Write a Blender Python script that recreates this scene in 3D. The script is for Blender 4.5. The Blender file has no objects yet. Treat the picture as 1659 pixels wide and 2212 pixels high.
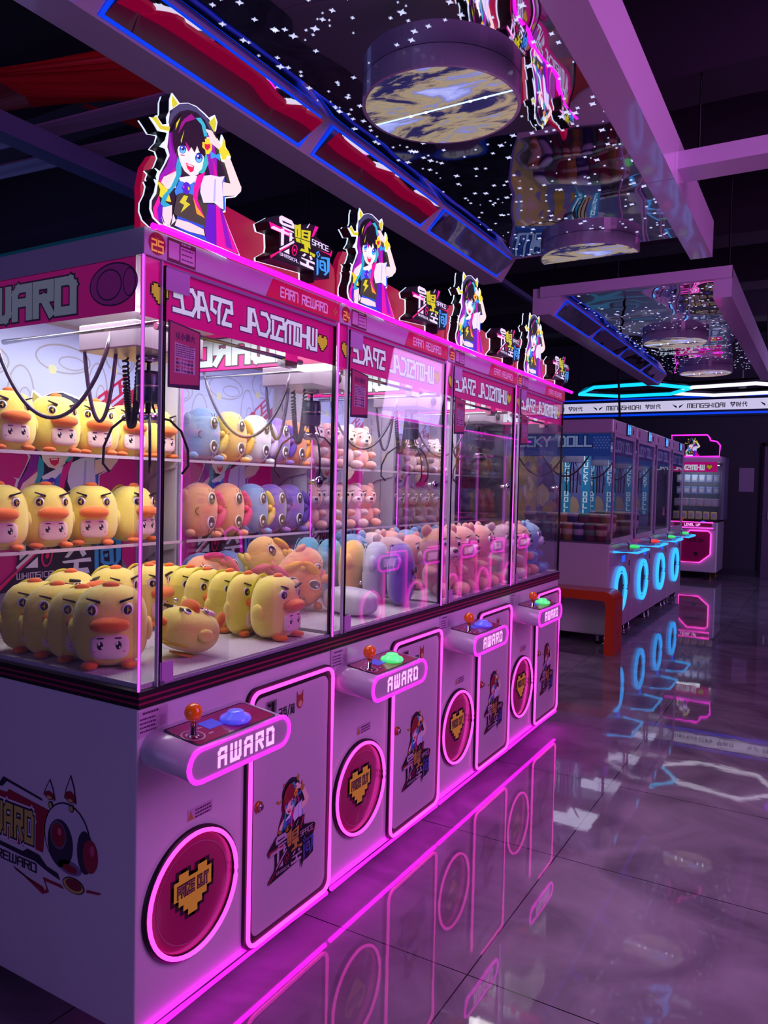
import bpy, bmesh, math, random
from mathutils import Vector, Matrix
random.seed(7)
SC = bpy.context.scene
C = SC.collection
PI = math.pi

# ------------------------------------------------------------------ camera, world, lights, exposure
CAM = Vector((1.38763, -1.24465, 1.43584)); YAW, PITCH, ROLL, FPX = 0.527445, -0.03573, 0.022925, 1641.534
def cam_axes():
    cy, sy, cp, sp = math.cos(YAW), math.sin(YAW), math.cos(PITCH), math.sin(PITCH)
    f = Vector((-sy*cp, cy*cp, sp)); r = Vector((cy, sy, 0)); u = r.cross(f)
    c, s = math.cos(ROLL), math.sin(ROLL)
    return c*r+s*u, -s*r+c*u, f
AR, AU, AF = cam_axes()
def un(px, py, ax, c):
    """point of the plane axis=c that the photograph shows at pixel px, py (used to measure real outlines)"""
    d = AF+AR*((px-829.5)/FPX)-AU*((py-1106)/FPX)
    i = 'xyz'.index(ax); t = (c-CAM[i])/d[i]
    return CAM+d*t
cd = bpy.data.cameras.new('camera'); cam = bpy.data.objects.new('camera', cd); C.objects.link(cam)
m = Matrix.Identity(4)
for i, v in enumerate((AR, AU, -AF)):
    for j in range(3): m[j][i] = v[j]
m.translation = CAM
cam.matrix_world = m
cd.sensor_fit = 'VERTICAL'; cd.sensor_height = 24; cd.lens = FPX*24/2212; cd.clip_start = .05
SC.camera = cam
SC.view_settings.view_transform = 'Standard'; SC.view_settings.look = 'None'
SC.view_settings.exposure = 0.0; SC.view_settings.gamma = 1
try: SC.view_settings.use_curve_mapping = False
except Exception: pass
SC.cycles.transparent_max_bounces = 32
SC.cycles.max_bounces = 10
SC.cycles.glossy_bounces = 5
SC.cycles.sample_clamp_indirect = 3
SC.cycles.caustics_reflective = False
w = bpy.data.worlds.new('world'); SC.world = w; w.use_nodes = True
w.node_tree.nodes['Background'].inputs[0].default_value = (.30, .17, .62, 1)
w.node_tree.nodes['Background'].inputs[1].default_value = .14
def area(name, loc, size, col, power, target=None, sy=None, rot=None):
    l = bpy.data.lights.new(name, 'AREA'); l.energy = power; l.color = col; l.size = size
    if sy: l.shape = 'RECTANGLE'; l.size_y = sy
    o = bpy.data.objects.new(name, l); C.objects.link(o); o.location = loc
    if target: o.rotation_euler = (Vector(target)-Vector(loc)).to_track_quat('-Z', 'Y').to_euler()
    if rot: o.rotation_euler = rot
    return o
area('added_fill_light', (3.6, 1.2, 2.1), 2.0, (.95, .27, 1.0), 135, (.2, 1.8, .7), sy=5)  # added magenta fill for the machine fronts, no fixture hangs here
area('added_fill_light', (3.7, 8.0, 1.7), 2.2, (.66, .40, 1.0), 165, (0, 8.5, 1.0), sy=6)  # unseen violet fill, added to lift the far machines and back wall
area('added_fill_light', (.6, -3.6, 1.3), 3.0, (.42, .34, 1.0), 15, (.8, 2, 1.2), sy=2)  # added fill behind the camera for canopy undersides and near flank
area('added_fill_light', (-4.5, 1.5, 1.6), 3.0, (.30, .36, 1.0), 15, (-3.5, 3.5, 3.9), sy=3)  # added blue uplight that brightens the dark ceiling, not a fixture

# ------------------------------------------------------------------ materials
MATS = {}
def s2l(h):
    if isinstance(h, str):
        h = h.lstrip('#'); h = [int(h[i:i+2], 16)/255 for i in (0, 2, 4)]
        return tuple(c/12.92 if c <= .04045 else ((c+.055)/1.055)**2.4 for c in h)
    return tuple(h)
def M(name, col=None, rough=.5, metal=0, emit=0, bump=None, sheen=0, coat=0, ecol=None, spec=.5):
    if name in MATS: return MATS[name]
    mt = bpy.data.materials.new(name); mt.use_nodes = True
    nt = mt.node_tree; b = nt.nodes['Principled BSDF']; c = s2l(col)
    b.inputs['Base Color'].default_value = (*c, 1); b.inputs['Roughness'].default_value = rough
    b.inputs['Metallic'].default_value = metal; b.inputs['Specular IOR Level'].default_value = spec
    if coat: b.inputs['Coat Weight'].default_value = coat; b.inputs['Coat Roughness'].default_value = .05
    if sheen: b.inputs['Sheen Weight'].default_value = sheen; b.inputs['Sheen Roughness'].default_value = .5
    if emit:
        b.inputs['Emission Color'].default_value = (*(s2l(ecol) if ecol else c), 1); b.inputs['Emission Strength'].default_value = emit
    if bump:
        n = nt.nodes.new('ShaderNodeTexNoise'); n.inputs['Scale'].default_value = bump[0]; n.inputs['Detail'].default_value = 4
        t = nt.nodes.new('ShaderNodeTexCoord'); nt.links.new(t.outputs['Object'], n.inputs['Vector'])
        bp = nt.nodes.new('ShaderNodeBump'); bp.inputs['Strength'].default_value = bump[1]; bp.inputs['Distance'].default_value = bump[2]
        nt.links.new(n.outputs['Fac'], bp.inputs['Height']); nt.links.new(bp.outputs['Normal'], b.inputs['Normal'])
    MATS[name] = mt; return mt
def glass(name, tint=(1, 1, 1), refl=.09, rough=.0):
    if name in MATS: return MATS[name]
    mt = bpy.data.materials.new(name); mt.use_nodes = True; nt = mt.node_tree; nt.nodes.clear()
    o = nt.nodes.new('ShaderNodeOutputMaterial'); t = nt.nodes.new('ShaderNodeBsdfTransparent'); g = nt.nodes.new('ShaderNodeBsdfGlossy')
    t.inputs[0].default_value = (*tint, 1); g.inputs['Roughness'].default_value = rough; g.inputs[0].default_value = (1, 1, 1, 1)
    lw = nt.nodes.new('ShaderNodeLayerWeight'); lw.inputs['Blend'].default_value = .5
    mr = nt.nodes.new('ShaderNodeMapRange'); mr.inputs['To Min'].default_value = refl*.45; mr.inputs['To Max'].default_value = refl*3
    pw = nt.nodes.new('ShaderNodeMath'); pw.operation = 'POWER'; pw.inputs[1].default_value = 2.2
    nt.links.new(lw.outputs['Facing'], pw.inputs[0]); nt.links.new(pw.outputs[0], mr.inputs['Value'])
    mx = nt.nodes.new('ShaderNodeMixShader'); nt.links.new(mr.outputs[0], mx.inputs[0])
    nt.links.new(t.outputs[0], mx.inputs[1]); nt.links.new(g.outputs[0], mx.inputs[2]); nt.links.new(mx.outputs[0], o.inputs[0])
    MATS[name] = mt; return mt
NEONC = (1.0, .018, .80)
WHITE = M('white_enamel', '#d3cbdc', .28, coat=.3)
SIDEW = WHITE
BLACKG = M('black_gasket', '#0b0610', .45)
NEON = M('magenta_neon', NEONC, .3, emit=2.4, ecol=NEONC)
NEONP = M('pink_neon', (1, .10, .62), .3, emit=2.3, ecol=(1, .055, .60))
NEONS = M('led_strip', (.9, .10, .95), .3, emit=1.0, ecol=(.9, .12, .95))
BLUEN = M('cyan_neon', (.05, .45, 1), .3, emit=1.3, ecol=(.03, .42, 1))
BLUEF = M('blue_led_frame', (.0, .05, .9), .3, emit=.75, ecol=(.0, .06, .95))
CHROME = M('chrome', '#c8c8d0', .12, 1)
DARKM = M('dark_metal', '#2a2830', .3, .8)
GLASS = glass('clear_glass', (.97, .965, .98), .10)
ACRYL = glass('acrylic_edge', (.95, .93, .98), .14, .03)
ACRYC = glass('acrylic_shelf', (.93, .93, .97), .06)
MAG = M('magenta_print', '#d00a80', .35, emit=.38)
MAGD = M('magenta_panel', '#980658', .25, coat=.4, emit=.07)
MAGB = M('magenta_backlit', '#e00a80', .35, emit=.42)
WPRINT = M('white_lit_letter', '#d0e8ea', .35, emit=.50)
LETTER = M('lit_letter_pink', (1, .45, .95), .3, emit=1.2, ecol=(1, .42, .93))
YPRINT = M('yellow_print', '#d8d42a', .4, emit=.25)
GREYP = M('grey_print', '#8f8aa4', .5)
NAVY = M('navy_print', '#1d1638', .5)
REDP = M('crimson_print', '#c00a40', .4, emit=.12)
GOLD = M('gold_print', '#c79a3c', .4)
RUBBER = M('rubber', '#141218', .6)
def flat(col, e=0.0):
    return M('ink_%s_%d' % (col.lstrip('#'), int(e*100)), col, .45, emit=e)
def imgmat(name, build):
    mt = bpy.data.materials.new(name); mt.use_nodes = True; build(mt.node_tree, mt.node_tree.nodes['Principled BSDF']); MATS[name] = mt; return mt

# ------------------------------------------------------------------ mesh builder
def frame_of(d, up=Vector((0, 0, 1))):
    d = d.normalized(); a = up if abs(d.dot(up)) < .95 else Vector((1, 0, 0))
    x = d.cross(a).normalized(); return x, x.cross(d).normalized()
class MB:
    def __init__(s): s.bm = bmesh.new(); s.mats = []
    def mi(s, m):
        if m not in s.mats: s.mats.append(m)
        return s.mats.index(m)
    def face(s, vs, mi, sm=False):
        try: f = s.bm.faces.new(vs); f.material_index = mi; f.smooth = sm; return f
        except ValueError: return None
    def box(s, x0, x1, y0, y1, z0, z1, m):
        k = s.mi(m); v = [s.bm.verts.new((x, y, z)) for x in (x0, x1) for y in (y0, y1) for z in (z0, z1)]
        for q in ((0, 1, 3, 2), (4, 6, 7, 5), (0, 4, 5, 1), (2, 3, 7, 6), (0, 2, 6, 4), (1, 5, 7, 3)): s.face([v[i] for i in q], k)
        return s
    def poly(s, pts, m, sm=False): s.face([s.bm.verts.new(p) for p in pts], s.mi(m), sm); return s
    def prism(s, pts, ax, a, b, m, side=None):
        def P(p, c): return {'x': (c, p[0], p[1]), 'y': (p[0], c, p[1]), 'z': (p[0], p[1], c)}[ax]
        A = [s.bm.verts.new(P(p, a)) for p in pts]; B = [s.bm.verts.new(P(p, b)) for p in pts]
        k = s.mi(m); ks = s.mi(side or m)
        s.face(A[::-1], k); s.face(B, k)
        for i in range(len(pts)): j = (i+1) % len(pts); s.face([A[i], A[j], B[j], B[i]], ks)
        return s
    def tube(s, pts, r, m, n=8, closed=False, rad=None):
        pts = [Vector(p) for p in pts]; k = s.mi(m); rings = []; N = len(pts); px = None
        for i, p in enumerate(pts):
            if closed: d = pts[(i+1) % N]-pts[i-1]
            else: d = pts[min(i+1, N-1)]-pts[max(i-1, 0)]
            d.normalize()
            if px is None: x, y = frame_of(d)
            else:
                x = px-d*px.dot(d)
                if x.length < 1e-5: x, y = frame_of(d)
                x.normalize(); y = d.cross(x)
            px = x; rr = rad[i] if rad else r
            rings.append([s.bm.verts.new(p+x*math.cos(2*PI*j/n)*rr+y*math.sin(2*PI*j/n)*rr) for j in range(n)])
        for i in range(N if closed else N-1):
            A, B = rings[i], rings[(i+1) % N]
            if closed and i == N-1:
                # align the seam
                best = min(range(n), key=lambda q: (A[0].co-B[q].co).length); B = B[best:]+B[:best]
            for j in range(n): s.face([A[j], A[(j+1) % n], B[(j+1) % n], B[j]], k, True)
        if not closed: s.face(rings[0][::-1], k); s.face(rings[-1], k)
        return s
    def lathe(s, prof, c, ax, m, n=24, sc=(1, 1), sm=True, cap=True):
        """prof: (radius, height along ax)"""
        c = Vector(c); k = s.mi(m)
        E = {'x': (Vector((0, 1, 0)), Vector((0, 0, 1)), Vector((1, 0, 0))), 'y': (Vector((0, 0, 1)), Vector((1, 0, 0)), Vector((0, 1, 0))), 'z': (Vector((1, 0, 0)), Vector((0, 1, 0)), Vector((0, 0, 1)))}[ax]
        R = [[s.bm.verts.new(c+E[0]*math.cos(2*PI*j/n)*r*sc[0]+E[1]*math.sin(2*PI*j/n)*r*sc[1]+E[2]*h) for j in range(n)] for r, h in prof]
        for A, B in zip(R, R[1:]):
            for j in range(n): s.face([A[j], A[(j+1) % n], B[(j+1) % n], B[j]], k, sm)
        if cap and prof[0][0] > 1e-4: s.face(R[0][::-1], k)
        if cap and prof[-1][0] > 1e-4: s.face(R[-1], k)
        return s
    def ell(s, c, r, m, seg=14, rng=9, rot=None, p=2.0):
        k = s.mi(m); c = Vector(c); R = rot.to_matrix() if rot else Matrix.Identity(3)
        def sg(v): return math.copysign(abs(v)**(2/p), v)
        rows = []
        for i in range(rng+1):
            t = PI*i/rng; row = []
            for j in range(seg if 0 < i < rng else 1):
                a = 2*PI*j/seg
                row.append(s.bm.verts.new(c+R @ Vector((r[0]*sg(math.sin(t))*sg(math.cos(a)), r[1]*sg(math.sin(t))*sg(math.sin(a)), r[2]*sg(math.cos(t))))))
            rows.append(row)
        for i in range(rng):
            A, B = rows[i], rows[i+1]
            for j in range(seg):
                a0, a1 = A[j % len(A)], A[(j+1) % len(A)]; b0, b1 = B[j % len(B)], B[(j+1) % len(B)]
                vs = [a0]+([a1] if a1 is not a0 else [])+[b1]+([b0] if b0 is not b1 else [])
                s.face(vs[::-1], k, True)
        return s
    def art(s, items, f, off=0.0, step=.0004):
        """items: (material, polygon); f(u, v, depth) -> point"""
        for i, (m, pl) in enumerate(items): s.poly([f(u, v, off+step*(i+1)) for u, v in pl], m)
        return s
    def text(s, strokes, f, m, wd, off, ext=True):
        k = s.mi(m); h = wd/2
        for line in strokes:
            for (x0, y0), (x1, y1) in zip(line, line[1:]):
                dx, dy = x1-x0, y1-y0; L = math.hypot(dx, dy) or 1e-6; dx /= L; dy /= L; e = h if ext else 0
                P = [(x0-dx*e-dy*h, y0-dy*e+dx*h), (x0-dx*e+dy*h, y0-dy*e-dx*h), (x1+dx*e+dy*h, y1+dy*e-dx*h), (x1+dx*e-dy*h, y1+dy*e+dx*h)]
                s.face([s.bm.verts.new(f(u, v, off)) for u, v in P], k); off += 2e-6
        return s
    def build(s, name, parent=None, mod=None, bevel=0, smooth=False, fix=True):
        if fix: bmesh.ops.recalc_face_normals(s.bm, faces=s.bm.faces)
        me = bpy.data.meshes.new(name); s.bm.to_mesh(me); s.bm.free()
        for m in s.mats: me.materials.append(m)
        o = bpy.data.objects.new(name, me); C.objects.link(o)
        if smooth:
            for p in me.polygons: p.use_smooth = True
        if parent: o.parent = parent
        if bevel:
            b = o.modifiers.new('b', 'BEVEL'); b.width = bevel; b.segments = 2; b.limit_method = 'ANGLE'
        return o
# ------------------------------------------------------------------ lettering
G = {
'A': (4, ['0,0 0,5 1,6 4,6 4,0', '0,3 4,3']), 'W': (5.4, ['0,6 0,0 2.7,0 2.7,6', '2.7,0 4.6,0 5.4,1 5.4,6']), 'R': (4, ['0,0 0,6 4,6 4,3.2 0,3.2', '2,3.2 4,0']),
'D': (4, ['0,0 0,6 3.2,6 4,5 4,0 0,0']), 'E': (3.8, ['3.8,6 0,6 0,0 3.8,0', '0,3 3.4,3']), 'N': (4, ['0,0 0,6 3.2,6 4,5 4,0']), 'H': (4, ['0,6 0,0', '4,6 4,0', '0,3 4,3']),
'I': (1.6, ['.8,6 .8,0']), 'M': (5.4, ['0,0 0,6 5.4,6 5.4,0', '2.7,6 2.7,0']), 'S': (4, ['4,6 0,6 0,3.2 4,3.2 4,0 0,0']), 'C': (3.8, ['3.8,6 1,6 0,5 0,1 1,0 3.8,0']),
'L': (3.6, ['0,6 0,0 3.6,0']), 'P': (4, ['0,0 0,6 4,6 4,2.8 0,2.8']), 'K': (4, ['0,0 0,6', '4,6 .5,3 4,0']), 'Y': (4, ['0,6 2,3 4,6', '2,3 2,0']), 'T': (4, ['0,6 4,6', '2,6 2,0']),
'O': (4, ['0,0 0,6 4,6 4,0 0,0']), 'G': (4, ['4,6 0,6 0,0 4,0 4,3 2,3']), 'U': (4, ['0,6 0,0 4,0 4,6']), 'V': (4, ['0,6 2,0 4,6']), 'Z': (4, ['0,6 4,6 0,0 4,0']), ' ': (2.4, []),
'2': (4, ['0,6 4,6 4,3.2 0,3.2 0,0 4,0']), '3': (4, ['0,6 4,6 4,0 0,0', '.6,3.1 4,3.1']), '4': (4, ['0,6 0,2.5 4,2.5', '3.2,6 3.2,0']), '5': (4, ['4,6 0,6 0,3.4 4,3.4 4,0 0,0']), '/': (3, ['0,-.5 3,6.5']), '+': (4, ['2,5 2,1', '0,3 4,3']),
'1': (2, ['0,5 1,6 1,0']), '7': (4, ['0,6 4,6 1.6,0']),
'yi': (10, ['2,10 8,10 8,7.6 2.4,7.6', '2,10 2,5.8 9,5.8', '0,3.8 10,3.8', '3,5 3,3 1,0', '7,5 7,0']),
'xiang': (10, ['0,8.4 4.4,8.4', '2.3,10 2.3,4.8', '2.2,8 .3,6', '2.4,8 4.4,6.4', '5.8,10 9.5,10 9.5,4.9 5.8,4.9 5.8,10', '5.8,8.3 9.5,8.3', '5.8,6.6 9.5,6.6', '1,3.4 .4,1', '3,3.8 3,.6 8,.6 8,2', '5,3.6 6,2.4', '8.6,3.8 9.8,2.2']),
'kong': (10, ['5,10.6 5,9.2', '.5,7.6 .5,9 9.5,9 9.5,7.6', '3.8,7.8 1.4,5.6', '6.2,7.8 8.8,5.8', '2,4.2 8,4.2', '5,4.2 5,.4', '.3,.4 9.7,.4']),
'jian': (10, ['1,10.4 2,9.2', '.6,8 .6,0', '3.4,9.4 9.4,9.4 9.4,.2 7.6,.2', '3.2,7 6.8,7 6.8,1.8 3.2,1.8 3.2,7', '3.2,4.4 6.8,4.4']),
'meng': (10, ['0,9 4.4,9', '2.2,10.4 2.2,6.2', '2.2,8.8 .2,6.8', '5.4,9 10,9', '7.6,10.4 7.6,6.2', '7.6,8.8 9.8,6.8', '4.6,6 1,3.6', '3.4,5 8,5 4,0', '4,3 6,1.6']),
'shi': (10, ['0,9 3.6,9 3.6,1 0,1 0,9', '0,5 3.6,5', '4.8,7 10,7', '8.4,10 8.4,.4 7,.4', '5.8,5 6.8,3']),
'dai': (10, ['3,10 .4,6', '2,7.6 2,0', '4.2,6 10,6.8', '6,10 7,4 9.4,0 10,2', '8.4,9.6 9.2,8.4']),
'bi': (10, ['1,9.4 9,9.8', '1,7 1,2', '1,7 9,7 9,2 7.6,2', '5,9.6 5,0']), 'ju': (10, ['1,9.6 9,9.6 9,7 1,7', '1,9.6 1,3 0,0', '2.6,5 9,5 9,0 7,0', '3,3.6 6,3.6 6,1.2 3,1.2 3,3.6']),
'yii': (10, ['1,9 2,3 4,4.5', '5,9 6,6.5', '8.6,9.6 8,4 4,0', '7,3 10,0']), 'xiao': (10, ['5,10 5,0 3.4,.8', '2.2,7 .4,3', '7.6,7 9.6,3']), 'huan': (10, ['0,7.6 4,7.6', '2,10 2,0 .8,.6', '0,4 4,5', '6,10 5,7.6', '6,9 8.6,9 8,7.4', '5,7.2 9.4,7.2 9.4,4.4 5,4.4 5,7.2', '4.4,3.4 10,3.4', '7.2,4.4 6.6,2.4 4.4,0', '7.4,3 10,0']), 'da': (10, ['0,6.6 10,6.6', '5,10 4.8,6 .4,0', '5,6 9.6,0']),
'zhua': (10, ['0,7 4,7', '2,10 2,0 .6,.6', '0,3.6 4,4.8', '9.6,9.8 5.4,9', '5.4,9 5.4,3 4,0', '7.2,9 7.2,0', '8.4,9 9.8,0']), 'ge': (10, ['5,10 0,5.4', '5,10 10,5.4', '5,7 5,0']), 'wa': (10, ['0,6.6 4.6,6.6 3,0', '2.2,10 1,3.6 4.6,.4', '5.8,9.4 9.6,9.4', '7.6,10 7.6,5.8', '5.4,7.6 10,7.6', '5.4,5.6 10,5.6', '5.8,2.8 9.6,2.8', '7.6,5 7.6,.2', '5.2,.2 10,.2']), 'mei': (10, ['0,7.6 4,7.6', '2,10 2,0', '2,7 0,3.4', '2.2,7 4,4.6', '6.6,10 5,7', '5.8,8.6 10,8.6', '6,6.6 9.4,6.6 9.4,0 6,0 6,6.6', '5,3.4 10,3.4']),
'star': (10, ['5,10 6.4,6.4 10,6.4 7.2,4 8.4,0 5,2.4 1.6,0 2.8,4 0,6.4 3.6,6.4 5,10']),
'xing': (10, ['2,10 8,10 8,6.6 2,6.6 2,10', '2,8.3 8,8.3', '2.6,6 .6,3.6', '1.6,4.6 9,4.6', '5,6.4 5,.2', '1.6,2.4 8.4,2.4', '.2,.2 9.8,.2']), 'ming': (10, ['5,10.4 0,6.8', '5,10.4 10,6.8', '3,7 7,7', '.8,5.4 4.2,5.4 4.2,1.4 .8,1.4 .8,5.4', '6,5.4 9.4,5.4 9.4,1 8,1', '6,5.4 6,-.6']),
}
G.update({'a2': (4.4, ['0,0 2.9,6 4.4,6 4.4,0', '2.4,2.2 4.4,2.2']), 'c2': (4, ['4,6 1.6,6 0,4.4 0,2 1.4,0 4,0']), 's2': (4, ['4,6 .4,6 0,3.6 2.4,3.6 4,0 .6,0']), 'e2': (4, ['0,6 4,6', '3.4,3.6 .8,3.6 0,0 3.6,0']), 'p2': (4, ['.8,0 .8,3.6 0,6 4,6 4,3 2.4,2.4']), 'h2': (4, ['0,6 0,0', '4,6 4,0', '0,3.2 4,3.2']), 'i2': (1.6, ['.8,4.6 .8,0', '0,0 1.6,0', '0,6 1.6,6']), 'm2': (5, ['0,0 0,6 4,6 5,5 5,0', '2.5,4.6 2.5,0']), 'l2': (3.4, ['0,6 0,0 3.4,0']), 'w2': (4.4, ['0,6 0,0 3.4,0 4.4,1.2 4.4,6', '2.2,6 2.2,1.4'])})
WSP = ['w2', 'h2', 'i2', 'm2', 's2', 'i2', 'c2', 'a2', 'l2', ' ', 's2', 'p2', 'a2', 'c2', 'e2']
def tokens(t): return t if isinstance(t, list) else list(t)
def lay(t, gap=1.5):
    """strokes of a word and its width, letters 6 high (characters 10 high are scaled to 6)"""
    out = []; x = 0
    for ch in tokens(t):
        wd, st = G[ch]; k = .62 if len(ch) > 1 and ch[-1] != '2' else 1
        for q in st: out.append([(x+float(p.split(',')[0])*k, float(p.split(',')[1])*k) for p in q.split()])
        x += wd*k+gap
    return out, x-gap
def word(mb, t, f, x0, y0, width, height, m, wt=1.0, off=.001, gap=1.5, flip=False, slant=0.0, f2=None):
    st, W = lay(t, gap)
    sx = width/W; sy = height/6
    def g(u, v, d):
        uu = x0+(W-u if flip else u)*sx+slant*v*sy; return f(uu, y0+v*sy, d)
    mb.text(st, g, m, wt, off); return mb
def rows_of_print(mb, f, x0, x1, y1, dy, n, m, th, off):
    for i in range(n):
        x = x0; y = y1-i*dy
        while x < x1-.004:
            l = min(random.uniform(.003, .010), x1-x)
            mb.poly([f(x, y, off), f(x+l, y, off), f(x+l, y-th, off), f(x, y-th, off)], m); x += l+.0018
# ------------------------------------------------------------------ object helpers
def tag(o, label=None, cat=None, group=None, kind=None):
    if label: o['label'] = label
    if cat: o['category'] = cat
    if group: o['group'] = group
    if kind: o['kind'] = kind
    return o
def thing(name, loc, label, cat, group=None, rz=0):
    o = bpy.data.objects.new(name, None); C.objects.link(o); o.location = loc; o.rotation_euler = (0, 0, rz); o.empty_display_size = .05
    return tag(o, label, cat, group)
def kids(o, pool=None): return [c for c in (pool or list(C.objects)) if c.parent == o]
def copy_tree(root, loc, label, group=None, rot=None, scale=None):
    pool = TREES.get(root.name)
    r = root.copy(); C.objects.link(r); r.location = loc
    if rot: r.rotation_euler = rot
    if scale: r.scale = scale
    r['label'] = label
    if group: r['group'] = group
    for ch in root.children:
        c = ch.copy(); C.objects.link(c); c.parent = r
        for g in ch.children:
            d = g.copy(); C.objects.link(d); d.parent = c
    return r
TREES = {}
def struct(o): o['kind'] = 'structure'; return o
def rrect(y0, y1, z0, z1, r, n=5):
    P = []
    for cy, cz, a in ((y1-r, z1-r, 0), (y0+r, z1-r, 90), (y0+r, z0+r, 180), (y1-r, z0+r, 270)):
        for i in range(n+1): t = math.radians(a+90*i/n); P.append((cy+r*math.cos(t), cz+r*math.sin(t)))
    return P
def circ(cy, cz, r, n=32, rz=None): return [(cy+r*math.cos(2*PI*i/n), cz+(rz or r)*math.sin(2*PI*i/n)) for i in range(n)]
def PX(x): return lambda u, v, d: (x+d, u, v)          # art on a plane facing +x: u is y, v is z
def PY(y): return lambda u, v, d: (u, y-d, v)          # art on a plane facing -y: u is x, v is z

# ------------------------------------------------------------------ room
fl = MB(); fl.box(-7, 3.2, -4, 13.6, -.05, 0, None)
def floor_mat(nt, b):
    N = nt.nodes; L = nt.links
    t = N.new('ShaderNodeTexCoord'); br = N.new('ShaderNodeTexBrick'); br.offset = 0
    mp = N.new('ShaderNodeMapping'); mp.inputs['Location'].default_value = (-.525, -.785, 0)
    L.new(t.outputs['Object'], mp.inputs[0]); L.new(mp.outputs[0], br.inputs['Vector'])
    br.inputs['Scale'].default_value = 1; br.inputs['Brick Width'].default_value = .85; br.inputs['Row Height'].default_value = .85
    br.inputs['Mortar Size'].default_value = .0022; br.inputs['Mortar Smooth'].default_value = 0
    n1 = N.new('ShaderNodeTexNoise'); n1.inputs['Scale'].default_value = 2.2; n1.inputs['Detail'].default_value = 8; n1.inputs['Distortion'].default_value = 1.4
    L.new(t.outputs['Object'], n1.inputs[0])
    cr = N.new('ShaderNodeValToRGB'); cr.color_ramp.elements[0].position = .3; cr.color_ramp.elements[0].color = (*s2l('#6c6674'), 1); cr.color_ramp.elements[1].position = .75; cr.color_ramp.elements[1].color = (*s2l('#a29caa'), 1)
    L.new(n1.outputs[0], cr.inputs[0])
    mix = N.new('ShaderNodeMixRGB'); mix.inputs[2].default_value = (.02, .018, .025, 1)
    L.new(br.outputs['Fac'], mix.inputs[0]); L.new(cr.outputs[0], mix.inputs[1]); L.new(mix.outputs[0], b.inputs['Base Color'])
    b.inputs['Roughness'].default_value = .03; b.inputs['Specular IOR Level'].default_value = .9
    n2 = N.new('ShaderNodeTexNoise'); n2.inputs['Scale'].default_value = 9; n2.inputs['Detail'].default_value = 2; L.new(t.outputs['Object'], n2.inputs[0])
    bp = N.new('ShaderNodeBump'); bp.inputs['Strength'].default_value = .05; bp.inputs['Distance'].default_value = .003
    L.new(n2.outputs[0], bp.inputs['Height']); L.new(bp.outputs[0], b.inputs['Normal'])
fl.mats = [imgmat('marble_tile', floor_mat)]
struct(fl.build('floor'))
DKW = M('wall_paint_dark', '#3b3648', .7); CEIL = M('ceiling_black', '#16121c', .85)
struct(MB().box(-7, 3.2, 13.3, 13.5, 0, 4.2, DKW).build('wall_back'))
struct(MB().box(-7.2, -7, -4, 13.5, 0, 4.2, DKW).build('wall_left'))
struct(MB().box(3.9, 4.1, -4, 13.5, 0, 4.2, DKW).build('wall_right'))
struct(MB().box(-7.2, 4.1, -4, 13.5, 4.2, 4.3, CEIL).build('ceiling'))
struct(MB().box(3.2, 3.9, -4, 13.6, -.05, 0, fl.mats[0]).build('trim_1'))
d = MB().box(.44, 1.4, 13.24, 13.3, 0, 2.24, M('door_purple', '#6b5878', .5)); d.box(.40, .44, 13.22, 13.3, 0, 2.30, DARKM); d.box(.40, 1.44, 13.22, 13.3, 2.24, 2.30, DARKM)
dr = struct(d.build('door_1')); MB().box(.52, .55, 13.2, 13.24, 1.0, 1.14, CHROME).build('door_handle', dr)
struct(MB().box(-7, .40, 13.28, 13.3, 0, .10, M('skirting', '#2a2634', .4)).build('baseboard_back'))

# ------------------------------------------------------------------ artwork traced once, reused
GA = []
def ga(col, *p, e=.85): GA.append((col, [tuple(q) for q in p], e))
def P2(s): 
    v = [float(t) for t in s.replace(';', ',').split(',')]; return [(v[i], v[i+1]) for i in range(0, len(v), 2)]
SIL = P2('510,112;565,185;600,235;700,232;800,270;905,362;950,410;1020,375;1052,460;1036,560;1016,605;1062,680;1082,715;1103,610;1142,690;1148,760;1186,815;1212,890;1190,915;1172,905;1206,958;1336,1240;1332,1290;1264,1360;1150,1372;1146,1540;1118,1542;1196,1750;1322,2062;1290,2070;1000,1932;700,1808;500,1728;366,1686;284,1604;248,1500;252,1400;302,1300;322,1200;298,1142;342,1168;324,1110;344,1050;308,1010;368,1052;424,956;462,858;434,778;366,752;394,716;434,676;458,590;440,582;346,566;304,494;242,400;290,416;322,378;358,438;396,492;454,484;448,400;482,330;484,190')
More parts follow.
